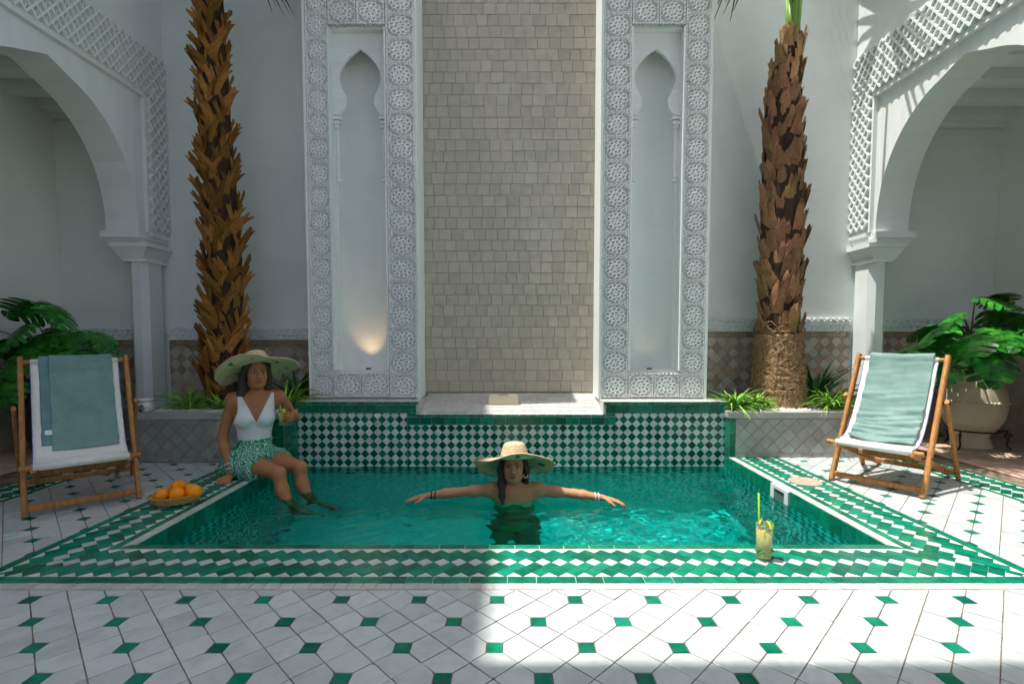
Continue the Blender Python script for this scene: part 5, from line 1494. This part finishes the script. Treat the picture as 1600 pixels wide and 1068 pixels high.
# ---- woman in the water
def swimming_woman():
    P = empty('person', (0.02, 3.345, DEPTH), 0, 'woman in straw hat and green bandeau swimsuit standing in the pool with arms spread', 'person')
    off = Vector(P.location)
    fd = Field((-.80, 3.10, DEPTH-.01), (.84, 3.58, .36), .0054)
    f = Vector((0, -1, 0)); M = basis(f); mm = [list(r_) for r_ in M]; up = Vector((0, 0, 1)); l = Vector((1, 0, 0))
    c = Vector((.02, 3.345, 0))
    nkb = c+up*.005; rib = c+Vector((0, .0, -.175)); wst = c+Vector((0, .01, -.33)); pel = c+Vector((0, .015, -.50)); hd = c+Vector((-.003, -.03, .150))
    shR, shL = nkb+Vector((-.160, 0, -.03)), nkb+Vector((.160, 0, -.03))
    fd.ell(pel, (.165, .115, .12), mm, .05); fd.ell(wst, (.110, .080, .13), mm, .05); fd.ell(rib, (.130, .092, .135), mm, .05)
    for s in (-1, 1): fd.ell(rib+l*s*.066+f*.070+up*.02, (.066, .058, .062), mm, .03)
    fd.cap(shR+l*.03, shL-l*.03, .05, .05, .05); fd.ell(nkb-up*.06, (.135, .072, .07), mm, .05)
    tc = fd.copy()
    for s in (-1, 1): fd.cap(nkb+Vector((s*.018, -.055, -.03)), nkb+Vector((s*.13, -.05, -.006)), .011, .009, .02)
    fd.cap(nkb-up*.03, hd-up*.06+Vector((0, .02, 0)), .047, .041, .03)
    Mh = basis((-.08, -1, .05), (0.02, 0, 1)); head(fd, hd, Mh, .97)
    for s, sh, el, wr, dv in ((-1, shR, Vector((-.395, 3.36, -.050)), Vector((-.560, 3.325, -.058)), (-1, -.12, -.16)), (1, shL, Vector((.425, 3.345, -.052)), Vector((.610, 3.290, -.062)), (1, -.16, -.20))):
        fd.ell(sh, (.048, .048, .046), None, .03); fd.chain([sh, lerp(sh, el, .45), el], [.041, .036, .030], .025); fd.chain([el, lerp(el, wr, .3), wr], [.030, .031, .020], .02)
        hand(fd, wr, dv, (0, -.1, -1), -s*1, curl=.10, spread=.14)
    for s in (-1, 1):
        hp = pel+Vector((s*.085, 0, -.03)); kn = pel+Vector((s*.085, -.015, -.41)); an = Vector((c.x+s*.09, c.y+.02, DEPTH+.075))
        fd.chain([hp, lerp(hp, kn, .5), kn], [.09, .078, .055], .035); fd.chain([kn, lerp(kn, an, .3)+Vector((0, .014, 0)), lerp(kn, an, .7), an], [.052, .054, .04, .032], .02)
        fd.chain([an-up*.04, an+Vector((s*.02, -.12, -.050)), an+Vector((s*.025, -.17, -.056))], [.032, .024, .014], .02)
    def colr(V):
        C = np.tile(np.array([.50, .245, .13]), (len(V), 1)); L_ = (V-np.array(hd))@np.array([list(r_) for r_ in Mh])
        lips = ((L_[:, 0]/.023)**2+((L_[:, 2]+.060)/.0115)**2 < 1) & (L_[:, 1] < -.06); C[lips] = (.36, .10, .08); return C
    b = fd.mesh('body', 'skin', P, colr); b.data.transform(Matrix.Translation(-off)); b.cycles.is_caustics_receiver = True
    face_parts(P, hd-off, Mh, .97)
    _, _, Z = [np.array(a) for a in tc.grid()]; Z = Z[None, None, :]
    for nm, z0, z1 in (('bandeau', -.245, -.082), ('briefs', -.60, -.44)):
        q = tc.copy(); q.F = np.maximum(np.maximum(tc.F-.006, Z-z1), z0-Z).astype(np.float32); o = q.mesh(nm, 'green_cloth', P); o.data.transform(Matrix.Translation(-off)); o.cycles.is_caustics_receiver = True
    hr = Field((-.2, 3.18, -.22), (.24, 3.55, .32), .005); Wf = lambda x, y, z: tuple(hd+Mh @ Vector((x, y, z))); mh = [list(r_) for r_ in Mh]
    hr.ell(Wf(0, .030, .040), (.082, .092, .086), mh, .02)
    hr.chain([Wf(-.066, -.010, .045), Wf(-.080, .005, -.04), Wf(-.078, -.02, -.12), Wf(-.070, -.062, -.19), Wf(-.062, -.082, -.235)], [.026, .028, .026, .020, .010], .02)
    hr.chain([Wf(.066, -.008, .045), Wf(.080, .015, -.03), Wf(.080, .03, -.12)], [.024, .026, .020], .02); hr.chain([Wf(0, .07, 0), Wf(0, .085, -.10), Wf(0, .085, -.19)], [.07, .065, .045], .03)
    o = hr.mesh('hair', 'hair', P); o.data.transform(Matrix.Translation(-off))
    er = MB(); e0 = hd+Mh @ Vector((.080, .0, -.062))
    er.tube([tuple(e0+Vector((math.cos(a)*.014, 0, math.sin(a)*.017))-off) for a in np.linspace(0, 6.2832, 21)], .0038, 6, cap=False); er.build('earring', 'silver', P, smooth=True)
    for x, y, z, mt in ((-.535, 3.330, -.057, 'navy_cord'), (-.510, 3.335, -.056, 'navy_cord'), (.580, 3.299, -.060, 'silver'), (.558, 3.305, -.059, 'silver')):
        MB().tube([Vector((x, y+math.cos(a)*.026, z+math.sin(a)*.026))-off for a in np.linspace(0, 6.2832, 25)], .004, 6, cap=False).build('bracelet', mt, P, smooth=True)
    return hd, Mh
hd2, Mh2 = swimming_woman()

# ---- straw hats
def straw_hat(pos, rot, label, Rb, crown_h, crown_r, seed, droop=0.05, wave=0.012, rise=0.0, fall=0.0):
    H = empty('straw_hat', pos, 0, label, 'hat', 'wide straw hats'); H.rotation_euler = rot
    g = random.Random(seed); ph = g.uniform(0, 6)
    def warp(p, r_, a):
        t = max(0, (r_-crown_r)/(Rb-crown_r)); w = wave*t*t*math.sin(3*a+ph)+wave*.5*t*t*math.sin(5*a+2*ph)-droop*t*t*(abs(math.cos(a))**2)-(rise if p[1] < 0 else fall)*p[1]*min(1, t*1.6)
        return (p[0]*(1+.012*math.sin(9*a+ph)*t), p[1]*(1+.012*math.sin(7*a)*t), p[2]+w)
    prof = [(0.0, crown_h)]; n = 9
    prof += [(crown_r*.74*math.sin(t), crown_h-.026*(1-math.cos(t))) for t in np.linspace(.2, math.pi/2, 6)]
    for i in range(1, 27):
        t = i/26; prof.append((crown_r*(.74+.26*t**.8), (crown_h-.026)*(1-t)))
    brim = []
    for i in range(1, 56):
        t = i/55; brim.append((crown_r+(Rb-crown_r)*t, .0022*math.sin(t*55*math.pi/2.2)))
    rip = [(r_*(1+.012*math.sin(z*420)), z) for r_, z in prof]
    MB().lathe(rip, 72, warp=warp).build('crown', 'straw', H, smooth=True)
    MB().lathe([(crown_r, 0.0)]+brim, 96, warp=warp).build('brim', 'straw', H, smooth=True)
    MB().lathe([(r_, z-.0055) for r_, z in [(crown_r*.97, 0.0)]+brim], 96, warp=warp).build('brim_lining', 'straw_under', H, smooth=True)
    ed = [warp((Rb*math.cos(a), Rb*math.sin(a), -.003), Rb, a) for a in np.linspace(0, 2*math.pi, 97)]
    MB().tube(ed, .0045, 6, cap=False).build('brim_edge', 'straw', H, smooth=True)
    fz = MB()
    for k in range(60):
        a = g.uniform(0, 6.283); p = Vector(warp((Rb*math.cos(a), Rb*math.sin(a), -.003), Rb, a)); d = Vector((math.cos(a+g.uniform(-.7, .7)), math.sin(a+g.uniform(-.7, .7)), g.uniform(-.5, .4)))
        fz.tube([p, p+d*g.uniform(.008, .022)], [.0012, .0006], 3)
    tag(fz.build('frayed_straw', 'straw', H), kind='stuff')
    return H
straw_hat(hd1+Vector((-.005, .02, .052)), (R(-19), R(-13), R(12)), 'wide straw hat with green stitched underside worn by the seated woman', .270, .115, .096, 3)
straw_hat(hd2+Vector((0.004, .030, .046)), (R(-8), R(-1), 0), 'wide straw hat with pale sunlit crown worn by the woman in the water', .262, .108, .098, 6, droop=.035, rise=.16, fall=.62)

# ------------------------------------------------------------------ small things
def drink(loc, h, r_, label, seed, straw_len):
    D = empty('drink_glass', loc, 0, label, 'drink', 'lemon and mint drinks'); g = random.Random(seed)
    MB().lathe([(0, 0), (r_*.86, 0), (r_*.9, .004), (r_, h), (r_-.002, h), (r_*.88, .012), (0, .012)], 28).build('glass', 'glass', D, smooth=True)
    MB().lathe([(0, .0135), (r_*.84, .0135), (r_*.955-.002, h*.86), (0, h*.86)], 24).build('lemonade', 'lemonade', D, smooth=True)
    m = MB()
    for _ in range(26):
        t = g.random() < .45; z = g.uniform(.02, .05) if t else g.uniform(h*.86, h*1.06); a = g.uniform(0, 6.283); rr = r_*g.uniform(.55, .90) if not t else r_*.86
        st = len(m.v); m.sphere((0, 0, 0), (.017, .009, .003), 8, 5); m.transform(Matrix.Translation((rr*math.cos(a), rr*math.sin(a), z)) @ Euler((g.uniform(-1, 1), g.uniform(-1, 1), g.uniform(0, 6))).to_matrix().to_4x4(), st)
    m.build('mint_leaves', 'mint', D, smooth=True)
    for a, z, tl in ((-1.2, h*.80, 0.3), (-.4, h*.92, .9), (2.4, h*.95, .5)):
        s_ = MB().lathe([(0, .003), (.026, .003), (.028, 0), (.026, -.003), (0, -.003)], 20); o = s_.build('lemon_slice', 'lemon', D, smooth=False)
        o.location = (r_*.45*math.cos(a), r_*.62*math.sin(a), z); o.rotation_euler = (R(90)-tl*.4, tl, a+R(90))
    MB().tube([(-.004, 0, .02), (-.022, .006, h), (-.026, .008, straw_len)], .0042, 8).build('straw', 'green_straw', D, smooth=True)
    return D
drink((1.139, 2.222, 0.001), .165, .036, 'tall glass of lemon and mint with green straw on the front pool border', 3, .30)
drink(glass_at+Vector((-.020, .025, -.045)), .10, .033, 'glass of lemon drink held by the seated woman', 5, .15)
bk = empty('fruit_basket', (-2.018, 2.985, 0.001), R(30), 'shallow oval wicker basket of oranges on the left pool border', 'basket')
prof = [(0.0, .004), (.07, .004), (.10, .012), (.128, .032), (.142, .055), (.136, .056), (.12, .036), (.095, .018), (.0, .014)]
b = MB().lathe(prof, 60); b.v = [(x*1.0, y*.76, z+.0012*math.sin(math.atan2(y, x)*30)) for x, y, z in b.v]; b.build('bowl', 'wicker', bk, smooth=True)
for k in range(6):
    rr = .108+.007*k; z = .016+.0085*k
    b = MB(); b.tube([(1.0*rr*math.cos(a), .76*rr*math.sin(a), z+.003*math.sin(a*22+k*1.6)) for a in np.linspace(0, 6.2832, 120)], .0048, 5, cap=False); b.build('coil', 'wicker', bk, smooth=True)
OR = MB().sphere((0, 0, 0), (.050, .050, .047), 24, 16).mesh('orange', 'orange_peel', smooth=True)
for k, (x, y, z, lab) in enumerate(((-.075, -.030, .064, 'orange at the front left of the wicker basket'), (.020, -.042, .066, 'orange at the front of the wicker basket'), (-.032, .048, .068, 'orange at the back left of the wicker basket'), (.066, .038, .066, 'orange at the back right of the wicker basket'), (.112, -.012, .070, 'orange at the right end of the wicker basket'), (0.012, .004, .128, 'orange on top of the others in the wicker basket'))):
    w = Matrix.Rotation(R(12), 3, 'Z') @ Vector((x*.88, y*.88, z)); s_ = .88 if k < 5 else .80
    if k == 5: w.z = .105
    o = link('orange', OR, None, Vector((-2.018, 2.985, 0))+w, (k*.7, k*1.3, k*2.1), (s_, s_, s_)); tag(o, lab, 'orange', 'oranges in the basket')
    MB().sphere((0, 0, .0465), (.004, .004, .0015), 8, 5).build('stem_scar', 'mint', o)
ob = empty('oil_burner', (-2.965, 4.055, 0.398), 0, 'small white pierced ceramic oil burner on the left planter rim', 'oil burner')
MB().lathe([(0, 0), (.040, 0), (.052, .015), (.056, .04), (.050, .066), (.042, .074), (.040, .082), (.056, .098), (.058, .106), (.052, .104), (.035, .092), (0, .09)], 32).build('body', 'ceramic', ob, smooth=True)
for k in range(8):
    a = k*math.pi/4; m = MB().sphere((0, 0, 0), (.006, .003, .0125), 8, 6); o = m.build('piercing', 'ceramic_dark', ob)
    o.matrix_local = Matrix.Translation((.020*math.sin(a)*.9, -.0535, .038+.020*math.cos(a))) @ Matrix.Rotation(a, 4, 'Y')
MB().sphere((0, -.0545, .038), (.006, .003, .006), 8, 6).build('piercing', 'ceramic_dark', ob)
